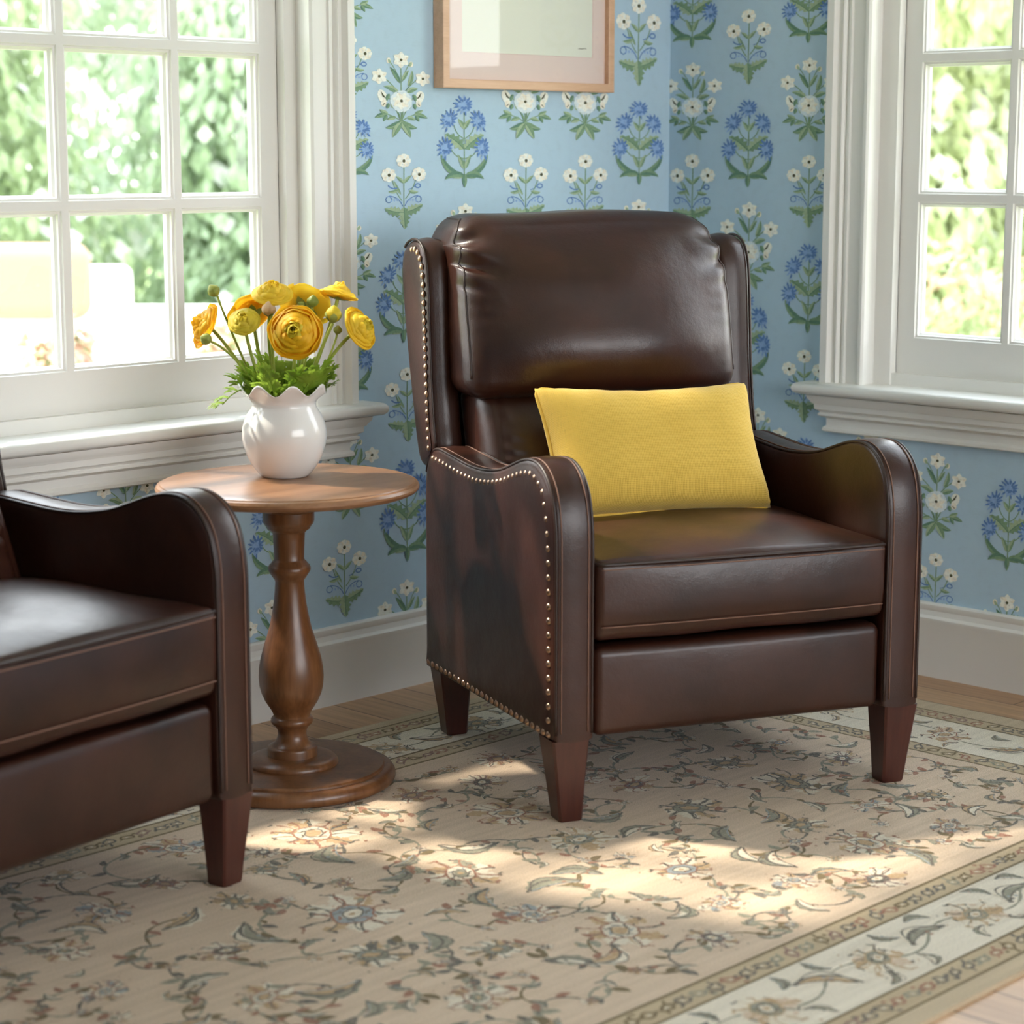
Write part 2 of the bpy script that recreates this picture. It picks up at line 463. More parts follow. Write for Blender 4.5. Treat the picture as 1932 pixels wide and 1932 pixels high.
def motif_W(p):
    G, L, D = GR, LG, DG
    p.line((0,30),(0,138),1.8,G,1)
    p.line((0,30),(-26,82),1.8,G,1,-.06); p.line((0,30),(26,82),1.8,G,1,.06)
    p.line((-4,84),(-30,113),1.8,G,1,-.1); p.line((4,84),(31,113),1.8,G,1,.1)
    p.line((-2,108),(-19,144),1.5,G,1,-.08); p.line((2,108),(16,143),1.5,G,1,.08)
    p.leaf((-2,105),(-21,136),8.5,G,-.08,2,D,0,D); p.leaf((2,109),(15,131),7.5,L,.08,2,G,0,D)
    p.leaf((13,100),(21,131),8.5,L,-.15,2,G,0,D)
    p.leaf((-5,85),(-33,98),10,G,-.22,2,L,0,D); p.leaf((11,87),(32,95),10,L,.2,2,G,0,D)
    for x, y, r in ((0,150,16),(-41,117,15.5),(41,115,15.5)): star_flower(p, x, y, r, WH, 6, .5)
    star_flower(p, 0, 71, 17, WH, 7, .2, True)
    p.disc(-23,148,4.2,5.5,CR,3); p.leaf((-20,142),(-24,151),5,L,0,4); p.disc(19,142,4.2,5.5,CR,3); p.leaf((16,138),(20,147),5,L,0,4)
    for sg in (-1,1):
        p.disc(sg*35,79,8.5,13,WH,3,12,.08,sg*-.35); p.disc(sg*33,66,5,7,CR,3,10,.1)
        for q in (-.5,0,.5): p.line((sg*30,76),(sg*(37+q*2),84+q*7),1.5,DT,5,0,0,3)
        p.line((sg*31,66),(sg*35,62),1.4,DT,5)
        p.leaf((sg*22,84),(sg*27,70),7,G,.2*sg,4,D); p.leaf((sg*24,66),(sg*27,55),7,G,0,4,D); p.leaf((sg*16,56),(sg*19,74),5,L,0,2,G)
        p.line((0,31),(sg*27,45),1.7,G,1,-.12*-sg)
        p.leaf((sg*26,45),(sg*50,38),9,G,.1*sg,3,D,0,L); p.leaf((sg*25,46),(sg*41,54),8,G,-.1*sg,3,L); p.leaf((sg*27,44),(sg*34,31),7,G,0,3,D); p.leaf((sg*10,39),(sg*27,34),8,L,.15*sg,3,G)
        p.leaf((0,32),(sg*30,19),12,G,-.22*sg,4,D,0,L); p.leaf((0,30),(sg*17,0),12,G,.08*sg,5,L,0,D)
    p.leaf((-2,34),(-6,50),3,G,0,4); p.leaf((1,34),(3,52),3,G,0,4)
def blue_cluster(p, x, y, rx, ry, rot, seed):
    random.seed(seed)
    rx *= 1.12; ry *= 1.1
    p.disc(x, y, rx*.78, ry*.78, PB, 3, 14, .18, rot)
    for k in range(44):
        a = 2*pi*k/44*3.4; q = .22+.78*((k % 11)/10)
        ux, uy = cos(a)*rx*q, sin(a)*ry*q
        vx, vy = ux*1.0+cos(a)*rx*.26, uy+sin(a)*ry*.26
        c, s_ = cos(rot), sin(rot)
        p.leaf((x+ux*.72*c-uy*.72*s_, y+ux*.72*s_+uy*.72*c), (x+vx*c-vy*s_, y+vx*s_+vy*c), 3.6, BL if k % 3 else PB, random.uniform(-.3,.3), 4+(k % 3), None, 0, None, 4)
def motif_B(p):
    G, L, D = GR, LG, DG
    p.line((0,14),(0,146),2.0,G,1)
    for sg in (-1,1):
        p.line((0,92),(sg*19,117),1.7,G,1,-.25*sg); p.line((0,54),(sg*25,73),1.7,G,1,-.3*sg)
        p.leaf((0,110),(sg*12,130),8,L,.1*sg,2,G)
        p.leaf((sg*1,72),(sg*37,100),20,L,.12*sg,3,G,.34,D)
        p.leaf((sg*2,34),(sg*13,62),8,L,.1*sg,3,G,0,LG)
        p.leaf((sg*1,19),(sg*44,62),12,G,-.30*sg,4,D,0,D)
        p.leaf((sg*1,21),(sg*37,14),12,G,.33*sg,5,D,0,D)
        p.leaf((0,20),(sg*22,16),10,L,.2*sg,3,G)
    p.leaf((0,24),(0,-2),9,G,0,6,D)
    blue_cluster(p, 0, 156, 16, 15, 0, 3)
    for sg in (-1,1):
        blue_cluster(p, sg*28, 127, 13, 18, sg*.45, 5+sg); blue_cluster(p, sg*35, 74, 13, 18, sg*.1, 9+sg)
MOT = {'S': (motif_S, 145), 'W': (motif_W, 166), 'B': (motif_B, 172)}
MOTIFS = {"A":[["W",-0.921,1.235,1.421,1.596],["S",-0.916,1.037,1.203,1.61],["B",-0.726,1.126,1.327,1.696],["B",-1.076,1.141,1.296,1.528],["W",-0.526,1.234,1.434,1.789],["W",-0.317,1.231,1.44,1.897],["S",-0.524,1.025,1.204,1.804],["S",-0.316,1.019,1.202,1.911],["S",-0.124,1.367,1.581,1.99],["B",-0.116,1.126,1.326,2.01],["W",-0.724,0.893,1.089,1.711],["W",-0.117,0.873,1.09,2.025],["W",-1.079,0.892,1.065,1.54],["B",-0.92,0.784,0.984,1.621],["S",-0.911,0.559,0.729,1.639],["B",-1.086,0.669,0.857,1.549],["W",-1.084,0.402,0.598,1.564],["B",-0.914,0.284,0.515,1.651],["S",-1.106,0.184,0.36,1.566],["B",-1.302,0.293,0.484,1.468],["W",-1.315,0.061,0.254,1.474],["W",-0.917,0.033,0.241,1.664],["W",-1.687,0.409,0.594,1.292],["B",-1.859,0.358,0.54,1.221],["S",-0.725,1.348,1.506,1.685],["B",-0.527,1.461,1.664,1.776],["W",-0.124,1.621,1.821,1.975],["S",-1.072,1.307,1.457,1.521],["S",-0.738,0.687,0.858,1.716],["W",-1.077,1.468,1.644,1.51],["B",-1.954,0.288,0.475,1.185],["S",-1.787,0.152,0.325,1.262],["S",-0.526,0.69,0.866,1.823],["S",-1.493,0.156,0.337,1.389],["B",-1.619,0.066,0.266,1.338],["W",-1.853,0.077,0.27,1.237]],"B":[["W",-0.074,1.232,1.423,-1.694],["S",-0.076,1.01,1.203,-1.705],["B",-0.251,1.121,1.327,-1.624],["S",-0.245,1.367,1.547,-1.614],["W",-0.429,1.228,1.425,-1.543],["S",-0.433,1.027,1.2,-1.552],["W",-0.257,0.87,1.085,-1.634],["B",-0.44,0.776,0.985,-1.561],["B",-0.252,0.643,0.861,-1.647],["S",-0.432,0.559,0.737,-1.576],["W",-0.296,0.375,0.583,-1.642],["B",-0.444,0.306,0.518,-1.583],["W",-0.817,0.32,0.52,-1.43],["S",-0.821,0.115,0.288,-1.439],["W",-0.631,0.367,0.551,-1.503],["B",-0.423,1.459,1.63,-1.535],["B",-0.07,1.459,1.65,-1.684],["W",-0.24,1.584,1.77,-1.605],["B",-1.009,0.271,0.476,-1.357],["W",-1.013,0.006,0.215,-1.367],["S",-0.072,0.791,0.964,-1.719],["S",-0.284,0.179,0.36,-1.658],["B",-0.655,0.113,0.318,-1.505]]}

# ------------------------------------------------------------------ the room shell
FZ = -.008                     # floor level (the top of the rug pile is z = 0)
TH = .18                       # wall thickness
CEIL = 2.65
X0, Y0 = -5.6, -5.8            # how far the room runs
WA = dict(a0=-2.36, a1=-1.19, z0=.63, z1=2.12)     # window opening in the back wall
WB = dict(a0=-1.80, a1=-.605, z0=.63, z1=2.12)     # window opening in the right wall

def wall(name, opening, lo, hi, place, key, label):
    mb = MB()
    def slab(a0, a1, z0, z1):
        c = [(a, d, z) for d in (0, TH) for a, z in ((a0,z0),(a1,z0),(a1,z1),(a0,z1))]
        mb.add([place(a, z, -d) for a, d, z in c], [(0,1,2,3),(7,6,5,4),(0,4,5,1),(1,5,6,2),(2,6,7,3),(3,7,4,0)], 0)
    slab(lo, opening['a0'], FZ, CEIL); slab(opening['a1'], hi, FZ, CEIL)
    slab(opening['a0'], opening['a1'], FZ, opening['z0']); slab(opening['a0'], opening['a1'], opening['z1'], CEIL)
    pat = Pat(lambda a, z, d: place(a, z, d))
    for t, a, zb, zt, s in MOTIFS[key]:
        fn, hgt = MOT[t]
        random.seed(11)
        pat.at(a, zb, s*1e-3, (zt-zb)/hgt)
        fn(pat)
    mb.add(pat.v, pat.f); mb.m[-len(pat.m):] = pat.m
    o = mb.build(name, WPm, None, smooth=False)
    tag(o, label, 'wall', kind='structure')
    return o
wall('wall_back', WA, X0, 0, lambda a, z, d: (a, -d, z), 'A', 'pale blue floral wallpapered wall behind the side table and wide window')
wall('wall_right', WB, Y0, TH, lambda a, z, d: (-d, a, z), 'B', 'blue floral wallpapered wall to the right of the room corner')

mb = MB(); mb.box(X0, TH, Y0, TH, FZ-.05, FZ)
tag(mb.build('floor', M['floor'], smooth=False), 'brown oak plank floor showing around the rug', 'floor', kind='structure')
mb = MB(); mb.box(X0, TH, Y0, TH, CEIL, CEIL+.1)
tag(mb.build('ceiling', M['ceil'], smooth=False), 'plain white ceiling above the sitting corner', 'ceiling', kind='structure')
mb = MB(); mb.box(X0-.1, X0, Y0, TH, FZ, CEIL)
tag(mb.build('wall_left', M['blue_wall'], smooth=False), 'plain blue wall on the far left side of the room', 'wall', kind='structure')

mb = MB()
FO = (-3.5, -.2, .6, 2.4)  # unseen wall added to cut the fill; opening placed to steer it
for x0, x1, z0, z1 in ((X0,FO[0],FZ,CEIL),(FO[1],TH,FZ,CEIL),(FO[0],FO[1],FZ,FO[2]),(FO[0],FO[1],FO[3],CEIL)):
    mb.box(x0, x1, Y0-.15, Y0, z0, z1)
tag(mb.build('wall_front', M['blue_wall'], smooth=False), 'unseen blue wall behind the viewer, its wide opening shaped for the fill light', 'wall', kind='structure')

# baseboards: profile (z, projection)
BB = [(FZ,.016),(.118,.016),(.124,.019),(.132,.019),(.138,.013),(.150,.011),(.156,.014),(.164,.014),(.168,.010),(.168,0)]
def baseboard(name, pts, label):
    mb = MB(); mb.grid([[p0(z, d) for z, d in BB] for p0 in pts])
    o = mb.build(name, M['trim']); autosmooth(o, 30)
    tag(o, label, 'baseboard', kind='structure')
baseboard('baseboard_back', [lambda z, d: (X0, -d, z), lambda z, d: (-d, -d, z)], 'white moulded baseboard along the wall behind the side table')
baseboard('baseboard_right', [lambda z, d: (-d, -d, z), lambda z, d: (-d, Y0, z)], 'white moulded baseboard along the wall right of the armchair')

CAS = [(0,0),(0,.016),(.005,.021),(.012,.021),(.015,.016),(.018,.016),(.021,.012),(.052,.012),(.055,.017),(.061,.017),(.064,.013),(.067,.013),(.070,.020),(.074,.023),(.078,.020),(.081,.017),(.088,.018),(.092,.026),(.094,.033),(.112,.033),(.116,.029),(.116,0)]
APR = [(.632,.0),(.632,.052),(.624,.050),(.617,.044),(.612,.042),(.611,.038),(.598,.037),(.594,.030),(.590,.027),(.588,.031),(.583,.031),(.580,.026),(.577,.018),(.575,.016),(.558,.016),(.556,.020),(.552,.023),(.546,.023),(.543,.018),(.543,0)]
def window(name, W, place, panes_a, panes_z, sash, flip, label):
    """place(a, z, d): d = distance into the room; a runs along the wall"""
    root = empty(name); tag(root, label, 'window', kind='structure')
    a0, a1, z0, z1 = W['a0'], W['a1'], W['z0'], W['z1']
    # casing: two legs and a head
    mb = MB()
    mb.grid([[place(a1+s-.008, z, d) for s, d in CAS] for z in (.655, z1+.1)])
    mb.grid([[place(a0-s+.008, z, d) for s, d in CAS] for z in (.655, z1+.1)])
    mb.grid([[place(a, z1+s-.008, d) for s, d in CAS] for a in (a0-.10, a1+.10)])
    o = mb.build('casing', M['trim'], root); autosmooth(o, 30)
    # jamb lining + stops
    mb = MB()
    def bx(p, q, zz0, zz1, d0, d1):
        c = [(a, z, d) for d in (d0, d1) for a, z in ((p,zz0),(q,zz0),(q,zz1),(p,zz1))]
        mb.add([place(*t) for t in c], [(0,1,2,3),(7,6,5,4),(0,4,5,1),(1,5,6,2),(2,6,7,3),(3,7,4,0)])
    bx(a1-.003, a1+.02, z0, z1, -TH-.01, .0); bx(a0-.02, a0+.003, z0, z1, -TH-.01, 0)
    bx(a0, a1, z1-.003, z1+.02, -TH-.01, 0); bx(a0, a1, z0-.02, z0+.02, -TH-.03, .0)
    sw = sash['stop']
    bx(a1-sw, a1, z0, z1, -.058, -.034); bx(a0, a0+sw, z0, z1, -.058, -.034); bx(a0, a1, z1-sw, z1, -.058, -.034)
    bx(a0, a1, z0, .690, -.11, -.040)
    bx(a1-sw-.012, a1, z0, z1, -.135, -.105); bx(a0, a0+sw+.012, z0, z1, -.135, -.105)
    o = mb.build('jamb', M['trim'], root, smooth=False)
    # sash with glazing bars, a moulded edge round every pane
    mb = MB()
    A = [a0+sash['stop']] + [x for p in panes_a for x in p] + [a1-sash['stop']]
    Z = [.672] + [x for p in panes_z for x in p] + [z1-.02]
    D0, D1 = -.060, -.102
    for i in range(0, len(A)-1, 2): bx(A[i], A[i+1], Z[0], Z[-1], D1, D0)
    for p in panes_a:
        for i in range(0, len(Z)-1, 2): bx(p[0], p[1], Z[i], Z[i+1], D1, D0)
    for p in panes_a:
        for q in panes_z:
            rows = []
            for ins, d in ((0,D0),(.002,D0-.004),(.006,D0-.005),(.007,D0-.010),(.0115,D0-.015),(.012,D0-.024)):
                rows.append([place(p[0]+ins, q[0]+ins, d), place(p[1]-ins, q[0]+ins, d), place(p[1]-ins, q[1]-ins, d), place(p[0]+ins, q[1]-ins, d)])
            mb.grid(rows, True)
    mb.build('sash', M['trim'], root, smooth=False)
    # panes
    for p in panes_a:
        for q in panes_z:
            e = .004
            g = MB(); c = [(a, z, d) for d in (D0-.024, D0-.028) for a, z in ((p[0]+e,q[0]+e),(p[1]-e,q[0]+e),(p[1]-e,q[1]-e),(p[0]+e,q[1]-e))]
            g.add([place(*t) for t in c], [(0,1,2,3)])
            g.build('pane', M['glass'], root, smooth=False)
    # stool (nosed board) and moulded apron with returned ends
    mb = MB()
    nose = [(.634,0),(.634,.058),(.636,.064),(.641,.069),(.648,.071),(.655,.069),(.660,.064),(.662,.057),(.662,-.05)]
    b0, b1 = a0-.113, a1+.113
    def ret(prof, off):
        rows = [[place(b0-off-max(d,0), z, 0) for z, d in prof], [place(b0-off-max(d,0), z, d) for z, d in prof],
                [place(b1+off+max(d,0), z, d) for z, d in prof], [place(b1+off+max(d,0), z, 0) for z, d in prof]]
        mb.grid(rows)
    ret(nose, -.024)
    o = mb.build('sill', M['trim'], root); autosmooth(o, 40)
    mb = MB(); ret(APR, -.036)
    o = mb.build('apron', M['trim'], root); autosmooth(o, 30)
    return root
PZ = [(.774,1.090),(1.108,1.408),(1.426,1.726),(1.744,2.04)]
window('window_1', WA, lambda a, z, d: (a, -d, z), [(-2.285,-2.055),(-2.039,-1.775),(-1.759,-1.500),(-1.484,-1.272)], PZ, dict(stop=.035), 1, 'wide white window with small panes behind the vase of flowers')
window('window_2', WB, lambda a, z, d: (-d, a, z), [(-1.70,-1.47),(-1.454,-1.216),(-1.20,-.952),(-.936,-.702)], PZ, dict(stop=.050), -1, 'white paned window on the right wall beyond the armchair')

# ------------------------------------------------------------------ rug
def rug():
    mb = MB()
    RX0 = -3.35
    rects = [(RX0,-.237,-1.95,-.22),(RX0+.06,-.297,-1.915,-.250),(RX0+.066,-.303,-1.909,-.256),(RX0+.11,-.347,-1.858,-.306),(RX0+.116,-.353,-1.852,-.312),
             (RX0+.30,-.537,-1.690,-.440),(RX0+.306,-.543,-1.684,-.447),(RX0+.35,-.587,-1.634,-.500),(RX0+.356,-.593,-1.627,-.507)]
    mats = [10,3,2,3,1,3,2,3,0]
    T = .0
    def q(x0,x1,y0,y1,mi):
        nx = max(1,int((x1-x0)/.3)); b=0
        mb.add([(x0,y0,T),(x1,y0,T),(x1,y1,T),(x0,y1,T)],[(0,1,2,3)],mi)
    for i, r in enumerate(rects):
        if i == len(rects)-1: q(*r, mats[i]); break
        n = rects[i+1]
        q(r[0],r[1],r[2],n[2],mats[i]); q(r[0],r[1],n[3],r[3],mats[i]); q(r[0],n[0],n[2],n[3],mats[i]); q(n[1],r[1],n[2],n[3],mats[i])
    x0,x1,y0,y1 = rects[0]
    for a,b in (((x0,y0),(x1,y0)),((x1,y0),(x1,y1)),((x1,y1),(x0,y1)),((x0,y1),(x0,y0))):
        mb.add([(*a,0),(*b,0),(*b,FZ),(*a,FZ)],[(0,3,2,1)],10)
    p = Pat(lambda a, z, d: (a, z, d), .00012)
    FI,CRM,GU,OL,RU,GO,GG,DK,IV,BLU,SE,PL = range(12)
    def rosette(x, y, r, k, seed):
        random.seed(seed)
        p.at(x, y, r, r, random.uniform(0, 6.28))
        sch = [(RU,IV,GO),(RU,BLU,IV),(RU,IV,GG),(GO,GG,IV),(DK,GG,GO),(RU,IV,BLU),(PL,DK,IV),(DK,GG,GO),(RU,PL,GO)][k]
        n = random.choice((9,10,11,13))
        asp = random.uniform(.72,1); ox = random.uniform(-.14,.14)
        p.disc(0, 0, .70, .66*asp, FI if k % 2 else IV, 0, 18, .16)
        for j in range(n):
            a = 2*pi*j/n+random.uniform(-.12,.12); q1 = random.uniform(.74,1.10)
            e = (cos(a)*q1, sin(a)*q1*asp); s0 = (ox+cos(a)*.30, sin(a)*.30*asp)
            bd = random.uniform(-.3,.3)
            p.leaf(s0, e, random.uniform(.38,.56), (IV, GO, sch[2], IV, FI)[(j*2+k) % 5], bd, 1, None, .22, None, 8)
            for sg in (-1,1):
                if random.random() < .18: continue
                pts = p.curve((s0[0]-sg*sin(a)*.14, s0[1]+sg*cos(a)*.14), (e[0]-sg*sin(a)*.05, e[1]+sg*cos(a)*.05), -sg*.34+bd*.6, 7)
                p.stroke(pts, random.uniform(.03,.055), sch[0] if random.random() < .62 else DK, 2, .7)
            p.line((e[0], e[1]), (e[0]-sin(a)*random.uniform(.1,.24), e[1]+cos(a)*random.uniform(.1,.24)), .055, sch[0] if j % 2 else DK, 3, .6, .7, 5)
            if random.random() < .7: p.line((s0[0]*1.3, s0[1]*1.3), (e[0]*.86, e[1]*.86), .04, random.choice((sch[2], DK, sch[0])), 3, random.uniform(-.4,.4), .7, 6)
            if random.random() < .45:
                q2 = random.uniform(1.08,1.25); p.disc(cos(a+.2)*q2, sin(a+.2)*q2*asp, .045, .035, random.choice((sch[0], DK, GO)), 2, 6, .4)
        p.disc(ox, 0, .44, .38*asp, sch[1], 3, 16, .12); p.ring(ox, 0, .45, .39*asp, .045, sch[0], 4, 20, .12)
        for j in range(7):
            a = 2*pi*j/7; p.line((ox+cos(a)*.28, sin(a)*.24*asp), (ox+cos(a+.5)*.38, sin(a+.5)*.33*asp), .04, random.choice((DK, sch[0], BLU)), 5, .4, .6, 4)
        p.disc(ox, 0, .23, .18*asp, sch[2], 5, 12, .2); p.ring(ox, 0, .24, .19*asp, .035, DK, 6, 14, .2)
        p.disc(ox, 0, .08, .07, GO if sch[1] != GO else IV, 6, 8, .3)
    def leafy(x, y, s, seed):
        random.seed(seed)
        p.at(x, y, s, s, random.uniform(0, 6.28))
        bd = random.uniform(.35,.75)*random.choice((-1,1))
        p.leaf((-1,0),(1,0),.75,GG if seed % 3 else GO,bd,2,IV if seed % 2 else GG,.22,None)
        C = p.curve((-1.15,0),(1,0),bd,10); p.stroke(C,.11,DK,3,.4)
        p.line((-1.0,0),(.9,.05),.07,DK,3,bd*1.7,.4)
        p.line((-1.0,0),(.9,-.05),.06,DK if seed % 2 else BLU,3,bd*.4,.4)
        for t in range(3): p.disc(random.uniform(-.6,.6), bd*.5+random.uniform(-.3,.3), .09,.07, random.choice((RU,DK,BLU)), 4, 6, .3)
    ROS = [[-1.796,-0.688,0.09,0],[-2.027,-1.053,0.095,1],[-1.772,-1.042,0.082,2],[-1.499,-1.06,0.07,3],[-1.49,-1.295,0.065,1],[-1.21,-1.09,0.074,4],[-0.949,-1.115,0.087,4],[-1.159,-1.433,0.08,0],[-1.784,-1.408,0.079,0],[-1.83,-1.258,0.053,5],[-1.476,-0.861,0.08,0],[-1.406,-1.467,0.046,5],[-1.297,-1.561,0.052,6],[-1.579,-1.447,0.048,5],[-1.71,-1.54,0.048,6],[-2.127,-1.207,0.06,7],[-2.149,-0.721,0.04,8],[-2.297,-0.764,0.059,5],[-2.121,-0.868,0.045,7],[-1.983,-1.325,0.049,7],[-1.515,-0.654,0.05,8],[-1.363,-0.687,0.051,6],[-1.235,-0.597,0.051,8],[-1.152,-1.292,0.053,7],[-2.273,-1.032,0.049,6],[-2.441,-0.857,0.049,2],[-0.977,-1.491,0.048,5],[-1.17,-0.912,0.061,8],[-0.934,-0.947,0.063,4],[-0.741,-1.092,0.053,6],[-1.214,-0.815,0.046,2],[-2.022,-0.582,0.065,5],[-1.985,-0.783,0.041,7],[-2.246,-0.571,0.045,3],[-0.971,-1.314,0.045,5],[-2.129,-1.436,0.061,2],[-2.341,-1.216,0.054,0],[-2.489,-1.034,0.046,5],[-0.831,-1.363,0.04,7]]
    LV = [[-1.616,-0.816,0.04],[-1.651,-0.933,0.06],[-1.703,-1.198,0.06],[-1.882,-1.452,0.05],[-1.279,-1.232,0.05],[-1.346,-1.331,0.05],[-1.336,-1.486,0.04],[-0.957,-1.376,0.05],[-1.835,-0.817,0.06],[-2.229,-0.869,0.06],[-1.793,-0.921,0.04],[-1.622,-1.348,0.05],[-1.818,-1.163,0.05],[-1.662,-1.415,0.04],[-1.162,-1.535,0.06],[-1.924,-1.16,0.04],[-1.853,-0.958,0.04],[-2.173,-0.665,0.05],[-1.982,-0.863,0.04],[-1.326,-1.385,0.05],[-1.37,-0.995,0.05],[-1.114,-1.481,0.04],[-1.635,-1.184,0.05],[-2.177,-1.017,0.06],[-1.16,-1.212,0.05],[-1.045,-0.777,0.05],[-0.914,-1.227,0.05],[-2.379,-0.809,0.05],[-2.036,-1.228,0.05],[-1.942,-1.452,0.05],[-2.251,-1.252,0.06]]
    inf = lambda x, y, r: RX0+.38+r < x < -.61-r and -1.61+r < y < -.53-r
    pts = []
    for i, (x, y, r, k) in enumerate(ROS):
        if inf(x, y, r*.6): rosette(x, y, r, k, 100+i); pts.append((x, y, r))
    for i, (x, y, s) in enumerate(LV):
        if inf(x, y, s*.6): leafy(x, y, s*.85, 300+i); pts.append((x, y, s))
    random.seed(5)
    tries = 0
    while tries < 6500:
        tries += 1
        x, y, r = random.uniform(RX0+.4, -.62), random.uniform(-1.6,-.54), random.choice((.017,.022,.028,.034,.042))
        if not inf(x, y, r) or any((x-a)**2+(y-b)**2 < (r+c+.008)**2 for a, b, c in pts): continue
        st = random.getstate()
        if random.random() < .35: rosette(x, y, r, tries % 9, 900+tries)
        else: leafy(x, y, r, 900+tries)
        random.setstate(st); random.random()
        pts.append((x, y, r))
    # vines that join the flowers
    random.seed(21)
    for i, (x, y, r) in enumerate(pts):
        near = sorted(range(len(pts)), key=lambda j: (pts[j][0]-x)**2+(pts[j][1]-y)**2)[1:4]
        for j in near[:2]:
            if j < i and random.random() < .4: continue
            a, b, c = pts[j]
            p.at(0, 0, 1, 1)
            C = p.curve((x, y), (a, b), random.choice((-1,1))*random.uniform(.25,.6), 14)
            p.stroke(C, .0048, random.choice((DK,GG,GG,OL)), 0, .5)
            for t in (4, 8, 11):
                if random.random() < .6:
                    cx, cy = C[t]; an = random.uniform(0, 6.28); ll = random.uniform(.018,.034)
                    p.leaf((cx, cy), (cx+cos(an)*ll, cy+sin(an)*ll), ll*.5, random.choice((GG,DK,OL,RU)), .3, 2, None, 0, None, 6)
    # border bands
    def band(pts_fn, length, seed):
        random.seed(seed)
        n = int(length/.135)
        for i in range(n):
            x, y = pts_fn((i+.5)/n*length, .5)
            if i % 2 == 0: rosette(x, y, .062, random.choice((3,0,4,3)), seed*50+i)
            else: leafy(x, y, .05, seed*50+i)
            for k in (-1,1):
                x2, y2 = pts_fn((i+.5)/n*length+k*.05, .5+.32*(1 if (i+k) % 2 else -1)); leafy(x2, y2, .024, seed*70+i*3+k)
            a = pts_fn((i+.5)/n*length, .5); b = pts_fn(min(length,(i+1.5)/n*length), .5)
            p.at(0,0,1,1); p.stroke(p.curve(a, b, .35 if i % 2 else -.35, 10), .0045, GG, 0, .5)
    band(lambda t, h: (RX0+.32+t, -.312-(.128)*h), 2.44, 1)
    band(lambda t, h: (-.353-.184*h, -.47-t), 1.2, 2)
    band(lambda t, h: (RX0+.32+t, -1.690-.162*h), 2.44, 3)
    def guard(fn, length, seed):
        random.seed(seed)
        n = int(length/.037)
        for i in range(n):
            x, y = fn((i+.5)/n*length); p.at(x, y, 1, 1, random.uniform(-.9,.9)+(pi if i % 2 else 0))
            c = random.choice((DK,DK,OL,PL,GG,RU))
            p.ring(0, 0, .012, .009, .005, c, 1, 9, .4)
            p.line((.010,0),(.024,.010),.005,c,1,.4,.5); p.line((-.010,0),(-.019,-.010),.004,c,1,.4,.5); p.disc(.022,-.008,.005,.004,c,1,6,.3); p.disc(0,0,.003,.003,IV,2,6)
    guard(lambda t: (RX0+.08+t, -.281), 2.95, 4); guard(lambda t: (RX0+.32+t, -.473), 2.45, 5)
    guard(lambda t: (-.325, -.27-t), 1.6, 6); guard(lambda t: (-.565, -.46-t), 1.2, 7)
    guard(lambda t: (RX0+.08+t, -1.883), 2.95, 8); guard(lambda t: (RX0+.32+t, -1.66), 2.45, 9)
    mb.add(p.v, p.f); mb.m[-len(p.m):] = p.m
    o = mb.build('area_rug', RGm, smooth=False)
    tag(o, 'beige oriental rug with faded floral field and cream border under the furniture', 'rug')
rug()

# ------------------------------------------------------------------ armchair
def offset_ring(out, d):
    n = len(out); res = []
    for i in range(n):
        a, b, c = Vector(out[i-1]), Vector(out[i]), Vector(out[(i+1) % n])
        t = (c-a).normalized(); res.append((b.x - t.y*d, b.y + t.x*d))
    return res
def slab_from_outline(out, u0, u1, puff0=0, puff1=0, rad=.010):
    """outline (v,z) counter-clockwise seen from +u ... returns MB rings; u0 side and u1 side"""
    # make ccw
    area = sum(out[i-1][0]*out[i][1]-out[i][0]*out[i-1][1] for i in range(len(out)))
    if area < 0: out = out[::-1]
    mb = MB()
    seq = []
    for (ins, fr) in ((.030,puff0*1.0),(.022,puff0*.8),(.015,puff0*.3)): seq.append((ins, u0-fr))
    k = 4
    for i in range(k+1):
        a = pi/2*i/k; seq.append((rad*(1-sin(a)), u0+rad*(1-cos(a))))
    for i in range(1, 4):   # slight crown across the band
        t = i/4; seq.append((-.0035*sin(pi*t), u0+rad+(u1-u0-2*rad)*t))
    for i in range(k+1):
        a = pi/2*(k-i)/k; seq.append((rad*(1-sin(a)), u1-rad*(1-cos(a))))
    for (ins, fr) in ((.015,puff1*.3),(.022,puff1*.8),(.030,puff1*1.0)): seq.append((ins, u1+fr))
    rows = [[(u, v, z) for v, z in offset_ring(out, ins)] for ins, u in seq]
    mb.grid(rows, True)
    n = len(out)
    mb.f.append(tuple(range(n))[::-1]); mb.m.append(0)
    e = (len(rows)-1)*n; mb.f.append(tuple(e+i for i in range(n))); mb.m.append(0)
    return mb

CHW = .757; CX, CY = CHW/2, .35        # chair local origin (centre of its base)
def loc(p): return (p[0]-CX, p[1]-CY, p[2])
def arm_top():
    ctrl = [(0,.40),(0,.50),(.004,.555),(.018,.602),(.045,.634),(.082,.652),(.122,.655),(.165,.648),(.215,.633),(.27,.617),(.33,.607),(.39,.602),(.45,.602),(.52,.606),(.585,.610),(.62,.611),(.655,.602),(.682,.578),(.697,.54),(.70,.48)]
    return [(v.x, v.y) for v in catmull([(a, b, 0) for a, b in ctrl], 3)]
ARM_OUT = [(0,.40-.245*i/6) for i in range(6,0,-1)][::1]
ARM_OUT = [(0,.156),(.003,.152)] + [(0,.156+.244*i/6) for i in range(1,6)] + arm_top() + [(.70,.48-.34*i/7) for i in range(1,8)] + [(.70-.697*i/14,.140+.012*i/14) for i in range(1,14)]
ARM_OUT = [ARM_OUT[0]] + ARM_OUT[2:]
WING_CTRL = [(.640,.610),(.652,.66),(.664,.74),(.672,.83),(.679,.92),(.690,.98),(.712,1.012),(.748,1.026),(.795,1.022),(.832,1.000),(.842,.95),(.828,.87),(.806,.78),(.780,.69),(.755,.61),(.730,.567),(.695,.562),(.656,.580)]
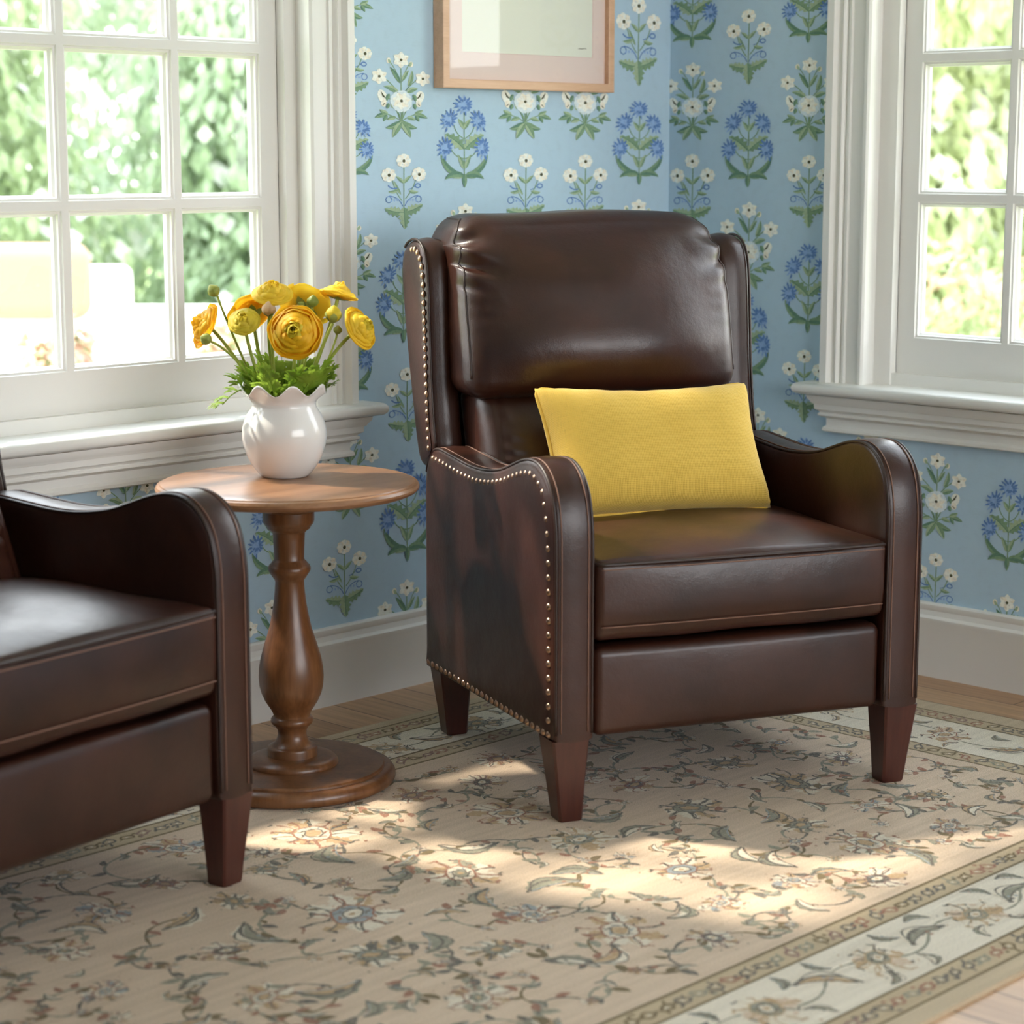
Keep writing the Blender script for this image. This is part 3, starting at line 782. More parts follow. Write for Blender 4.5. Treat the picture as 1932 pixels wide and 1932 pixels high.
WING_OUT = [(v.x, v.y) for v in catmull([(a, b, 0) for a, b in WING_CTRL], 4, True)]

def make_chair(root):
    Lm = M['leather']
    def put(mb_or_vf, name, parent=root, m=Lm, auto=None):
        v, f = (mb_or_vf.v, mb_or_vf.f) if isinstance(mb_or_vf, MB) else mb_or_vf
        o = mesh_obj(name, [loc(p) for p in v], f, m, parent, None, True, 1e-5)
        if auto: autosmooth(o, auto)
        return o
    def tubes(paths, r, name, parent, m):
        mb = MB()
        for p in paths: mb.tube(p, r, 6)
        return put(mb, name, parent, m)
    arms = []
    for sg in (0, 1):
        u0, u1 = (0, .078) if sg == 0 else (CHW-.078, CHW)
        mb = slab_from_outline(ARM_OUT, u0, u1, .005 if sg == 0 else .002, .002 if sg == 0 else .005)
        o = put(mb, 'armrest', auto=50)
        arms.append(o)
        top = [(0,.170)] + [(0,.156+.244*i/6) for i in range(1,6)] + arm_top()[:-4]
        ins = 0.0
        ps = []
        for u in (u0+.004, u1-.004):
            off = []
            for i, (v, z) in enumerate(top):
                a = Vector(top[max(i-1,0)]); b = Vector(top[min(i+1,len(top)-1)]); t = (b-a).normalized()
                off.append((u, v+t.y*.003*0+.002, z-.002))
            ps.append(off)
        tubes(ps, .0032, 'piping', o, M['seam'])
        # stitched line beside each welt
        st = []
        for u in (u0+.013, u1-.013):
            st.append([(u, v-.0015+.0*1, z+.0012) for v, z in top])
        tubes(st, .0012, 'stitching', o, M['thread'])
    # wings
    wings = []
    for sg in (0, 1):
        u0, u1 = (.000,.066) if sg == 0 else (CHW-.090, CHW-.018)
        mb = slab_from_outline(WING_OUT, u0, u1, .004 if sg == 0 else .001, .001 if sg == 0 else .004, .016)
        o = put(mb, 'wing', auto=60)
        wings.append(o)
        pp = [(v, z) for v, z in WING_OUT]
        u = u0+.004 if sg == 0 else u1-.004
        tubes([[(u, v, z) for v, z in pp[:36]]], .003, 'piping', o, M['seam'])
    # shell of the back between and behind the wings
    def dback(x, y, z, n): return (x, y+.16*(z/.42 if z > 0 else z/.42), z)
    v, f = rbox((.305,.055,.41), .04, (8,3,8), 4, lambda x,y,z,n: (x, y+.10*n[2], z))
    put(([(p[0]+CX, p[1]+.73, p[2]+.57) for p in v], f), 'back_shell')
    # base rail under the seat (deck) behind the footrest panel
    v, f = rbox((CX-.072,.32,.07), .02, (6,6,3), 3)
    put(([(p[0]+CX, p[1]+.37, p[2]+.225) for p in v], f), 'seat_deck')
    # seat cushion
    def dseat(x, y, z, n):
        cr = (1-abs(n[0])**3.4)*(1-min(1,abs(n[1])**3.4))
        if n[2] > .2: z += .028*cr*min(1,(n[2]-.2)/.6)
        if n[1] < -.3: y -= .010*(1-n[0]**2)*(1-n[2]**2)
        if n[2] < -.3 and n[1] < 0: y += .012*(-n[2]-.3)*abs(n[1])
        z += .0016*sin(x*23+1.3)*sin(y*17)
        return (x, y, z)
    v, f = rbox((.2995,.275,.074), .017, (22,20,8), 5, dseat)
    seat = put(([(p[0]+CX, p[1]+.268, p[2]+.406) for p in v], f), 'seat_cushion')
    def seamline(zz, yy, du=.286, bulge=.010):
        return [(CX+du*t, yy-bulge*(1-t*t)*.75, zz) for t in [i/20-1 for i in range(41)]]
    side = [(CX-.297, -.0+.275*2*i/16, .476) for i in range(12)]
    tubes([[(CX-.297,.05,.474),(CX-.295,.02,.4745)]+seamline(.4745,-.004,.292)+[(CX+.295,.02,.4745),(CX+.297,.05,.474)]], .0034, 'piping', seat, M['seam'])
    tubes([seamline(.4665,-.0085,.29)], .0012, 'stitching', seat, M['thread'])
    tubes([seamline(.361,-.0065,.29)], .0012, 'stitching', seat, M['thread'])
    # footrest panel
    v, f = rbox((.297,.03,.0825), .018, (14,3,8), 5, lambda x,y,z,n: (x, y-(.006*(1-n[0]**2)*(1-n[2]**2) if n[1]<0 else 0), z))
    put(([(p[0]+CX, p[1]+.036, p[2]+.2375) for p in v], f), 'footrest_panel')
    # lower back cushion with gathered ends
    def dlum(x, y, z, n):
        e = max(0, abs(n[0])-.70)/.30
        y += .13*n[2]*.5
        if n[1] < .1:
            y -= .034*(1-n[0]**4)*(1-n[2]**2)
            gth = max(0,abs(n[0])-.55)/.33
            if gth < 1: y -= .0022*sin(z*210+2.2*sin(z*37)+x*25)*gth**2.2
            y += .007*math.exp(-((abs(n[0])-.885)/.014)**2)
        return (x*(1-.02*n[2]), y, z)
    v, f = rbox((.290,.085,.155), .05, (70,4,50), 6, dlum)
    lum = put(([(p[0]+CX-.018, p[1]+.595, p[2]+.590) for p in v], f), 'lumbar_cushion')
    # head cushion, overstuffed, pleated at its upper corners
    def dhead(x, y, z, n):
        ax = abs(n[0])
        # narrower at the top
        x *= 1 - .012*max(0, n[2])
        if n[2] > 0 and ax > .70: z -= .034*((ax-.70)/.30)**2.2*n[2]
        if n[1] < .3:
            w = min(1, (.3-n[1])/.6)
            y -= w*.070*(1-ax**2.1)*(1-abs(n[2]+.12)**2.2 if abs(n[2]+.12) < 1 else 0)
            if n[2] > .25: y += w*.050*((n[2]-.25)/.75)**2
            y -= w*.016*(1-ax**2)*math.exp(-((n[2]+.45)/.35)**2)
        y += .040*n[2]
        # pleats that run in from the side seam at the upper corners
        if n[1] < .8 and z > -.02:
            fw = min(1, (.8-n[1])/.4)
            amp = fw*(1.35 if x < 0 else .7)
            d = 0
            for (ax0, az0, ax1, az1, wd, dep) in ((.302,.092,.200,.062,.0085,.020),(.302,.128,.195,.150,.0095,.024),(.297,.160,.225,.200,.009,.018),(.302,.045,.235,.028,.007,.007)):
                ex, ez = ax1-ax0, az1-az0; Ls = sqrt(ex*ex+ez*ez); ex /= Ls; ez /= Ls
                qx, qz = abs(x)-ax0, z-az0
                al = qx*ex+qz*ez; pe = -qx*ez+qz*ex + .10*al*al/Ls
                t = al/Ls
                fall = (1-min(1,max(0,t)))**1.4 if t > 0 else max(0, 1+t*3)
                w2 = wd*(1+1.2*max(0,t))
                d += dep*fall*(math.exp(-(pe/w2)**2) - .35*math.exp(-((pe-2.2*w2)/(1.4*w2))**2) - .30*math.exp(-((pe+2.2*w2)/(1.4*w2))**2))
            y += amp*d*.85; z -= amp*d*.35
        # small creases along the left and right seams
        if n[1] < .2 and ax > .74:
            y += .0016*sin(z*150+3*sin(z*29))*((ax-.74)/.26)*max(0,1-ax)*6*max(0,1-abs(n[2]))
        z += .003*sin(x*14+.6)*max(0, n[2])
        y += .004*mnoise.noise(Vector((x*9, z*9, 2.2)))
        return (x, y, z)
    v, f = rbox((.301,.105,.184), .042, (100,10,60), 12, dhead)
    hd = put(([(p[0]+CX-.032, p[1]+.685, p[2]+.896) for p in v], f), 'head_cushion')
    # welts that run up the front edges of both back cushions
    def welt(h, r, off, dfn, name, par, k=.0025):
        ps = []
        for sg in (-1, 1):
            raw = []
            for i in range(25):
                zz = -(h[2]-r)+2*(h[2]-r)*i/24
                raw.append(Vector((sg*(h[0]-r), -(h[1]-r), zz)) + Vector((sg*.80,-.60,0))*r)
            for i in range(1, 9):
                a = radians(80)*i/8
                raw.append(Vector((sg*(h[0]-r), -(h[1]-r), h[2]-r)) + (Vector((sg*.80,-.60,0))*cos(a)+Vector((0,0,1))*sin(a))*r)
            for i in range(1, 8):
                raw.append(Vector((sg*(h[0]-r)+sg*.14*r, -(h[1]-r)+2*(h[1]-r)*i/7, h[2]-r+.985*r)))
            pts = [Vector(dfn(p.x,p.y,p.z,(p.x/h[0],p.y/h[1],p.z/h[2])))+Vector(off) for p in raw]
            tubes([pts], k, name, par, M['seam'])
    welt((.301,.105,.184), .042, (CX-.032,.685,.896), dhead, 'piping', hd)
    legs = []
    for (lu, lv, s, zt) in ((.034,.036,-1,.152),(CHW-.034,.036,1,.152),(.045,.668,-1,.142),(CHW-.045,.668,1,.142)):
        mb = MB()
        rows = []
        for z, hw, off in ((.0005,.0215,.006),(.004,.023,.006),(.05,.0265,.004),(zt+.004,.036,0)):
            cu = lu - s*off; cv = lv + (0 if lv < .3 else 0)
            b = .004
            rows.append([(cu-hw+b,cv-hw,z),(cu+hw-b,cv-hw,z),(cu+hw,cv-hw+b,z),(cu+hw,cv+hw-b,z),(cu+hw-b,cv+hw,z),(cu-hw+b,cv+hw,z),(cu-hw,cv+hw-b,z),(cu-hw,cv-hw+b,z)])
        mb.grid(rows, True); mb.f.append(tuple(range(8))[::-1]); mb.m.append(0); mb.f.append(tuple(range(24,32))); mb.m.append(0)
        o = put(mb, 'leg', m=M['mahogany'], auto=25)
        o['label'] = 'tapered dark red mahogany leg'
    return arms, wings

def copy_tree(o, parent=None):
    c = o.copy(); COL.objects.link(c); c.parent = parent
    for ch in [q for q in bpy.data.objects if q.parent is o]:
        copy_tree(ch, c)
    return c

def chair_root(corner, ang):
    a = radians(ang)
    x = corner[0] + CX*cos(a) - CY*sin(a); y = corner[1] + CX*sin(a) + CY*cos(a)
    return (x, y, 0), a
l1, r1 = chair_root((-1.472,-.977), -24.5)
chair = empty('leather_armchair', (0,0,0), 0)
tag(chair, 'dark brown leather wingback armchair holding the yellow cushion', 'armchair', 'leather armchairs')
arms, wings = make_chair(chair)
bpy.context.view_layer.update()
chair2 = copy_tree(chair)
tag(chair2, 'dark brown leather armchair in the left foreground, cut off by the frame', 'armchair', 'leather armchairs')
chair.location, chair.rotation_euler = l1, (0,0,r1)
a2 = 8.0
cr = (-2.03 - CHW*cos(radians(a2)), -.813 - CHW*sin(radians(a2)))
l2, r2 = chair_root(cr, a2)
chair2.location, chair2.rotation_euler = l2, (0,0,r2)
chair2.scale = (1, .88, 1)
chair2.location.x += CY*.12*sin(r2); chair2.location.y -= CY*.12*cos(r2)

# brass nailheads on the outer left side of the armchair (arm edge, base edge, wing)
def nail_mesh():
    mb = MB(); rows = []
    for i in range(4):
        a = pi/2*i/4; rows.append([(-.0048*sin(a), .0070*cos(a)*cos(2*pi*k/12), .0070*cos(a)*sin(2*pi*k/12)) for k in range(12)])
    rows.append([(-.0048, .0005*cos(2*pi*k/12), .0005*sin(2*pi*k/12)) for k in range(12)])
    mb.grid(rows, True)
    me = bpy.data.meshes.new('nailhead'); me.from_pydata(mb.v, [], mb.f); me.materials.append(M['nail'])
    for p in me.polygons: p.use_smooth = True
    return me
NM = nail_mesh()
def resample(pts, step):
    out = []; pts = [Vector(p) for p in pts]; acc = 0; nxt = 0
    for a, b in zip(pts, pts[1:]):
        d = (b-a).length
        while nxt <= acc+d and d > 0:
            out.append(a+(b-a)*((nxt-acc)/d)); nxt += step
        acc += d
    return out
def nails(pts, u, parent):
    for p in pts:
        o = bpy.data.objects.new('nailhead', NM); COL.objects.link(o); o.parent = parent
        o.location = loc((u, p[0], p[1]))
front = [(.022,.166),(.022,.40),(.024,.50),(.031,.553),(.044,.588)]
topn = catmull([(.052,.604,0),(.075,.620,0),(.108,.629,0),(.150,.624,0),(.20,.611,0),(.26,.594,0),(.32,.583,0),(.39,.577,0),(.46,.577,0),(.54,.582,0),(.60,.586,0),(.645,.587,0)], 4)
nails([(p.x,p.y) for p in resample([(a,b,0) for a,b in front], .0262)], -.0018, arms[0])
nails([(p.x,p.y) for p in resample(topn, .0215)], -.0015, arms[0])
nails([(p.x,p.y) for p in resample([(.045,.165,0),(.685,.156,0)], .0262)], -.0018, arms[0])
wn = catmull([(.668,.605,0),(.676,.68,0),(.684,.77,0),(.690,.86,0),(.696,.93,0),(.706,.975,0),(.722,.996,0),(.746,1.006,0),(.775,1.004,0)], 5)
nails([(p.x,p.y) for p in resample(wn, .0185)], -.0015, wings[0])
bpy.context.view_layer.update()

# yellow lumbar cushion leaning on the back
def cushion():
    W, Hh, T = .236, .139, .064
    n, m = 44, 30
    mb = MB()
    def edge(s, t):
        x = W*s*(1-.055*(1-s*s)*0 - .075*(1-abs(t)**2.0)*abs(s)**2)
        y = Hh*t*(1-(.16 if t > 0 else .05)*(1-abs(s)**2.0)*abs(t)**1.5)
        q = 1-.022*abs(s)**8*abs(t)**8
        return x*q, y*q
    for sd in (-1, 1):
        rows = []
        for i in range(n+1):
            s = -1+2*i/n; row = []
            for j in range(m+1):
                t = -1+2*j/m; x, y = edge(s, t)
                th = T*((1-s**4)*(1-t**4))**.42
                th *= 1+.05*mnoise.noise(Vector((x*14, y*14, sd)))
                # fine gathers that run in from the edges
                th += .0016*sin(x*95)*(abs(t)**6)*(1-t*t)*8
                row.append((x, sd*th, y))
            rows.append(row)
        mb.grid(rows if sd > 0 else [r[::-1] for r in rows])
    root = empty('lumbar_pillow')
    o = mesh_obj('pillow_cover', mb.v, mb.f, M['yellow'], root, None, True, 1e-5)
    path = [edge(-1+2*i/30,-1) for i in range(30)]+[edge(1,-1+2*i/20) for i in range(20)]+[edge(1-2*i/30,1) for i in range(30)]+[edge(-1,1-2*i/20) for i in range(21)]
    # round the corners of the piping
    pp = [Vector((x,0,y)) for x,y in path[:-1]]
    for _ in range(2): pp = [(pp[i-1]+pp[i]*2+pp[(i+1)%len(pp)])/4 for i in range(len(pp))]
    pb = MB(); pb.tube(pp+[pp[0]], .0040, 8, cap=False)
    pb.build('piping', M['yellow_pipe'], root)
    return root
pil = cushion()
tag(pil, 'mustard yellow rectangular cushion with piped edges on the armchair seat', 'cushion')
A1 = radians(-24.5)
def chair_pt(u, v, z): 
    return Vector((-1.472 + u*cos(A1) - v*sin(A1), -.977 + u*sin(A1) + v*cos(A1), z))
tilt = radians(-29)
pil.location = chair_pt(.372,.383,.622)
pil.rotation_euler = (Matrix.Rotation(A1,3,'Z') @ Matrix.Rotation(tilt,3,'X') @ Matrix.Rotation(radians(1.0),3,'Y')).to_euler()

# ------------------------------------------------------------------ side table
TX, TY = -1.611, -.415
table = empty('pedestal_side_table', (TX,TY,0))
tag(table, 'round walnut pedestal side table with turned column beside the armchair', 'side table')
mb = MB(); R = .250
mb.lathe([(.0005,.562),(.10,.562),(.215,.562),(.226,.564),(.236,.566),(.245,.570),(.2495,.575),(.2498,.579),(.247,.584),(.243,.5858),(.241,.5856),(.2395,.5875),(.236,.588),(.20,.588),(.0005,.588)], 96)
autosmooth(mb.build('tabletop', M['walnut_top'], table), 30)
mb = MB()
colp = [(.0483,.048),(.0483,.066),(.0475,.069),(.0462,.0705),(.0425,.0715),(.039,.0735),(.033,.079),(.0295,.086),(.0275,.0935),(.0285,.103),(.0325,.1095),(.0335,.111),(.0385,.1145),(.041,.119),(.041,.124),(.0385,.1275),(.0355,.130),(.0355,.133),(.0385,.1405),(.0445,.150),(.051,.160),(.0575,.175),(.0612,.190),(.0625,.208),(.0615,.225),(.0585,.243),(.0525,.265),(.0455,.287),(.0395,.308),(.0345,.333),(.031,.355),(.0288,.375),(.0275,.3935),(.0285,.398),(.032,.4025),(.0335,.405),(.0375,.411),(.0405,.4165),(.0405,.4215),(.0385,.426),(.0345,.4295),(.0335,.432),(.030,.435),(.0285,.439),(.0290,.455),(.0300,.475),(.0308,.489),(.034,.4925),(.0405,.497),(.0425,.501),(.0435,.503),(.0465,.506),(.0490,.512),(.0490,.530),(.056,.534),(.058,.545),(.058,.562)]
mb.lathe(colp, 64)
autosmooth(mb.build('column', M['walnut'], table), 40)
mb = MB()
mb.lathe([(.19,.0005),(.196,.004),(.199,.011),(.198,.019),(.193,.026),(.186,.029),(.178,.0295),(.1775,.033),(.175,.0355),(.168,.036),(.088,.036),(.0885,.038),(.087,.043),(.082,.048),(.073,.0515),(.06,.0525),(.045,.0525)], 96)
autosmooth(mb.build('base', M['walnut'], table), 35)

# ------------------------------------------------------------------ vase
VX, VY, VZ = -1.574, -.363, .588
def ruffle(r, z, a):
    t = max(0, min(1, (z-.142)/.03))
    w = cos(8*a+3.94)
    return (r*(1+.035*w*t), z + .0105*w*t*t)
mb = MB()
prof = [(.030,.0012),(.044,.0005),(.0465,.003),(.052,.008),(.0625,.022),(.0725,.041),(.079,.062),(.0815,.078),(.0805,.093),(.0765,.108),(.0705,.121),(.0645,.130),(.0615,.136),(.0610,.141),(.0630,.146),(.0680,.152),(.0750,.159),(.0815,.1665),(.0850,.1695)]
inn = [(.0852,.1715),(.0835,.172),(.0790,.1675),(.072,.160),(.065,.1525),(.0590,.146),(.0572,.141),(.0580,.136),(.0610,.130),(.0670,.121),(.0730,.108),(.0768,.093),(.0775,.078),(.074,.062),(.067,.041),(.055,.022),(.040,.012),(.01,.010)]
mb.lathe(prof+inn, 128, fn=ruffle)
vase = mb.build('vase', M['ceramic']); vase.location = (VX,VY,VZ)
tag(vase, 'white glazed bulbous vase with ruffled rim on the round side table', 'vase')

# ------------------------------------------------------------------ ranunculus flowers
CAMF = Vector((cos(radians(44)), sin(radians(44)), 0)); CAMR = Vector((sin(radians(44)), -cos(radians(44)), 0)); UP = Vector((0,0,1))
def frame_from(axis):
    z = axis.normalized(); x = UP.cross(z)
    x = x.normalized() if x.length > .05 else Vector((1,0,0))
    return x, z.cross(x), z
def petal_layers(R, layers, openness, seed, flare=True):
    rnd = random.Random(seed)
    mb = MB(); H = .62*R
    for i in range(layers):
        f = i/(layers-1)
        ri = R*(.11+.78*f**1.05)
        n = 4 if f < .3 else 5
        zi = H*(1.36-.86*f**1.7)*(1-.12*openness*f)*rnd.uniform(.96,1.04)
        ph = rnd.uniform(0, 6.28)
        for k in range(n):
            a0 = ph+2*pi*k/n+rnd.uniform(-.12,.12); half = pi/n*1.18
            wob = rnd.uniform(-.10,.10)*(.4+f); lean = rnd.uniform(-.04,.07)
            out = openness*max(0, f-.72)*1.25
            rows = []
            for j in range(9):
                t = j/8; row = []
                for q in range(9):
                    s = -1+2*q/8
                    rim = 1-.20*abs(s)**2.6+wob
                    g = max(0, min(1, (f-.55)/.35))*openness*1.6; g = min(1, g)
                    p0 = Vector((.05*R, 0)); p1 = Vector((ri*1.30+.02*R, zi*.15)); p2 = Vector((ri*(1.30-.08*g), zi*(1.0-.30*g)*rim)); p3 = Vector((ri*(.74+.30*g)*(1+lean)*(1+out*g), zi*(1.08-.14*g)*rim*(1-.3*out)))
                    pt = p0*(1-t)**3+p1*3*t*(1-t)**2+p2*3*t*t*(1-t)+p3*t**3
                    a = a0+half*s*(.35+.65*min(1,t*1.7))
                    wv = R*.034*sin(s*5+k*2+i)*t*t*(f+.15)
                    row.append(((pt.x+wv)*cos(a), (pt.x+wv)*sin(a), pt.y+R*.02*sin(s*4+i*1.3+k)*t*t))
                rows.append(row)
            mb.grid(rows, False, 1 if f < .34 else 0)
    return mb, H
def place_mb(mb, org, axis, spin=0):
    x, y, z = frame_from(axis)
    return [org + (x*(p[0]*cos(spin)-p[1]*sin(spin)) + y*(p[0]*sin(spin)+p[1]*cos(spin)) + z*p[2]) for p in mb.v]
def frond(p0, d, L, seed, droop=.25):
    """divided ranunculus leaf"""
    rnd = random.Random(seed); mb = MB()
    d = d.normalized(); side = d.cross(UP)
    side = side.normalized() if side.length > .1 else Vector((1,0,0))
    side = (side + Vector((rnd.uniform(-.5,.5), rnd.uniform(-.5,.5), rnd.uniform(-.3,.3)))).normalized()
    def spine(t): return p0 + d*(L*t) - UP*(droop*L*t*t)
    mb.tube([spine(t*.7) for t in (0,.25,.5,.75,1)], [.0018,.0016,.0014,.0012,.001], 5)
    def blade(a, b, w):
        n = 6; nrm = (b-a).cross(side); rows = []
        wd = (b-a).cross(nrm).normalized() if nrm.length > 1e-6 else side
        for i in range(n+1):
            t = i/n; c = a+(b-a)*t + UP*(.12*(b-a).length*sin(pi*t))
            ww = w*sin(pi*min(.96,t*.8+.14))*(1.18 if i % 2 else .8)*(0.15 if i == n else 1)
            rows.append([c-wd*ww, c+nrm.normalized()*ww*.25 if nrm.length > 1e-6 else c, c+wd*ww])
        mb.grid(rows)
    for t, sg, ll in ((.34,-1,.36),(.38,1,.36),(.54,-1,.40),(.58,1,.40),(.66,-1,.30),(.68,1,.30),(.66,0,.42)):
        a = spine(t); dd = (d*1.0 + side*sg*rnd.uniform(.65,.95) - UP*droop*t).normalized()
        b = a+dd*L*ll*rnd.uniform(.85,1.15); w = L*.05
        blade(a, b, w)
        for e in (-1,1):
            m_ = a+(b-a)*.45; c = m_+(dd+side*e*.6+UP*rnd.uniform(-.2,.3)).normalized()*L*ll*.48
            blade(m_, c, w*.75)
    return mb
RIM = Vector((VX,VY,.742))
def stem_path(target, axis, seed):
    rnd = random.Random(seed)
    dirv = Vector((target.x-VX, target.y-VY, 0)); dl = dirv.length or 1
    d = dirv/dl
    rimp = RIM + d*min(.050, .012+dl*.30) + Vector((rnd.uniform(-.010,.010), rnd.uniform(-.010,.010), 0))
    base = Vector((VX,VY,.612)) - d*.022 + Vector((rnd.uniform(-.012,.012), rnd.uniform(-.012,.012), 0))
    ctrl = rimp + (rimp-base).normalized()*(target-rimp).length*.55
    end2 = target - axis.normalized()*.02
    ctrl = ctrl*.5 + end2*.5
    P = [base, base*.5+rimp*.5]+bez(rimp, ctrl, target, 10)
    return catmull(P, 2)
GRP = 'ranunculus flowers in the white vase'
def flower(name, c, ax, R, layers, openness, pm, label, seed, leaves=2, sr=.0034, cm=None):
    c = Vector(c); axis = (CAMR*ax[0] + UP*ax[1] - CAMF*ax[2]).normalized()
    mb, H = petal_layers(R, layers, openness, seed)
    base = c - axis*H*.62
    root = empty(name, (VX,VY,VZ)); tag(root, label, 'flower', GRP)
    rl = Vector((VX,VY,VZ))
    L = lambda vs: [Vector(v)-rl for v in vs]
    mesh_obj('petals', L(place_mb(mb, base, axis, seed)), mb.f, [pm, M['petal_lime'] if seed in (17,12,18) else pm], root, mb.m)
    cb = MB(); cb.lathe([(R*.08,0),(R*.085,H*1.0),(R*.06,H*1.22),(R*.02,H*1.26)], 14)
    mesh_obj('flower_centre', L(place_mb(cb, base, axis)), cb.f, cm or M['centre'], root)
    sb = MB()
    for k in range(5):
        a = 2*pi*k/5; rows = []
        for i in range(5):
            t = i/4; w = R*.20*sin(pi*min(.98,t*.75+.2)); r0 = R*(.06+.55*t); zz = H*(-.06+.10*t*t)
            rows.append([(r0*cos(a)-w*s*sin(a), r0*sin(a)+w*s*cos(a), zz) for s in (-1,0,1)])
        sb.grid(rows)
    sb.lathe([(R*.05,-H*.12),(R*.12,-.04*H),(R*.10,.03*H)], 10)
    mesh_obj('sepals', L(place_mb(sb, base, axis)), sb.f, M['sepal'], root)
    tb = MB(); P = stem_path(base, axis, seed); tb.tube(P, sr, 8)
    mesh_obj('stem', L(tb.v), tb.f, M['stem'], root)
    add_leaves(root, L, c, seed, leaves)
    return root
def add_leaves(root, L, c, seed, leaves):
    rnd = random.Random(seed*3+1)
    d = Vector((c.x-VX, c.y-VY, 0)); d = d.normalized() if d.length > .01 else Vector((1,0,0))
    for k in range(leaves+1):
        an = rnd.uniform(-1.3,1.3); dd = Matrix.Rotation(an,3,'Z') @ d
        p0 = RIM + dd*rnd.uniform(.012,.040) + UP*rnd.uniform(-.025,.0)
        fb = frond(p0, (dd*rnd.uniform(.45,1.0)+UP*rnd.uniform(.65,1.3)), rnd.uniform(.075,.125), seed*10+k, rnd.uniform(.1,.4))
        mesh_obj('leaf', L(fb.v), fb.f, M['leaf'], root)
def bud(name, c, ax, R, pm, label, seed, leaves=1, sr=.0024, calyx=.75):
    c = Vector(c); axis = (CAMR*ax[0] + UP*ax[1] - CAMF*ax[2]).normalized()
    base = c - axis*R*1.0
    root = empty(name, (VX,VY,VZ)); tag(root, label, 'flower bud', GRP)
    rl = Vector((VX,VY,VZ)); L = lambda vs: [Vector(v)-rl for v in vs]
    mb = MB(); prof = [(R*max(.03,sin(pi*t)**.75)*(1.0-.12*t), R*2.15*t) for t in [i/14 for i in range(15)]]
    mb.lathe(prof, 30, fn=lambda r, z, a: (r*(1+.035*cos(6*a+z/R*.9)), z))
    mesh_obj('petals', L(place_mb(mb, base, axis)), mb.f, pm, root)
    sb = MB()
    for k in range(5):
        a = 2*pi*k/5+.3; rows = []
        for i in range(8):
            t = i/7*calyx; r0 = R*max(.05,sin(pi*t)**.75)*(1.0-.12*t)*1.05+.0003; w = .60*(1-(i/7)**2)**.5
            rows.append([(r0*cos(a+w*s), r0*sin(a+w*s), R*2.15*t) for s in (-1,-.5,0,.5,1)])
        sb.grid(rows)
    mesh_obj('sepals', L(place_mb(sb, base, axis)), sb.f, M['sepal'], root)
    tb = MB(); tb.tube(stem_path(base, axis, seed), sr, 8)
    mesh_obj('stem', L(tb.v), tb.f, M['stem'], root)
    add_leaves(root, L, c, seed, leaves)
    return root
flower('ranunculus', (-1.65,-.2152,.8759), (-.80,.38,.35), .042, 11, .55, M['petal_gold'], 'golden ranunculus facing left, lowest bloom at the window side', 11, 2)
flower('ranunculus', (-1.6253,-.3108,.8877), (-.05,.62,.75), .032, 10, .05, M['petal_lime'], 'greenish yellow half open ranunculus with a tight round head', 12, 3)
flower('ranunculus', (-1.5559,-.3118,.9399), (.05,.88,.45), .040, 11, .35, M['petal'], 'topmost yellow ranunculus, opening upward above the peach bud', 13, 2)
flower('ranunculus', (-1.5525,-.2374,.8994), (-.45,.55,-.70), .042, 9, .6, M['petal_gold'], 'golden ranunculus half hidden behind the greenish bloom', 14, 3)
flower('ranunculus', (-1.4669,-.3085,.912), (.15,.52,-.84), .047, 9, .6, M['petal'], 'pale yellow ranunculus seen from behind, back of the bouquet', 15, 3)
flower('ranunculus', (-1.4462,-.3822,.937), (.22,.95,-.20), .037, 8, .45, M['petal'], 'yellow ranunculus in side view, high on the right by the casing', 16, 2)
flower('ranunculus', (-1.5801,-.4059,.8693), (-.02,.24,.97), .049, 13, .55, M['petal_gold'], 'largest golden ranunculus facing straight out at the front', 17, 3)
flower('ranunculus', (-1.4499,-.4524,.8724), (.80,.42,.42), .042, 11, .5, M['petal'], 'yellow ranunculus leaning farthest right in front of the wallpaper', 18, 2)
bud('ranunculus_bud', (-1.6149,-.2073,.938), (-.5,.8,.2), .0125, M['sepal'], 'round green bud on a bare stem high in front of the window', 21, 1)
bud('ranunculus_bud', (-1.6794,-.2635,.8519), (-.75,.45,.5), .0115, M['sepal'], 'small green bud below the left facing golden bloom', 22, 2)
bud('ranunculus_bud', (-1.5772,-.327,.9062), (0,.95,.2), .0145, M['petal_pink'], 'peach coloured closed bud under the topmost bloom', 23, 2, .0026, .3)
bud('ranunculus_bud', (-1.5039,-.3705,.9198), (.1,.95,.2), .0115, M['sepal'], 'green bud in front of the bloom seen from behind', 24, 1)
bud('ranunculus_bud', (-1.4992,-.4246,.8969), (.1,.95,.1), .0165, M['petal_lime'], 'plump cream striped bud below the high right bloom', 25, 2, .003, .62)
bud('ranunculus_bud', (-1.4838,-.4187,.8664), (.15,.95,.1), .0085, M['sepal'], 'tiny pointed green bud right of the plump cream bud', 26, 1, .0019)
bud('ranunculus_bud', (-1.5132,-.3484,.9111), (-.6,.7,.3), .0085, M['sepal'], 'tiny green bud close behind the largest bloom', 27, 1, .0019)
# one long leaf that droops over the rim on the window side
rl = Vector((VX,VY,VZ))
fb = frond(RIM+Vector((-.058,.015,.014)), Vector((-CAMR.x*.9,-CAMR.y*.9,.42)), .098, 5, 1.15)
root_b = [o for o in bpy.data.objects if o.name.startswith('ranunculus_bud') and o.parent is None][1]
mesh_obj('leaf', [Vector(v)-rl for v in fb.v], fb.f, M['leaf'], root_b)

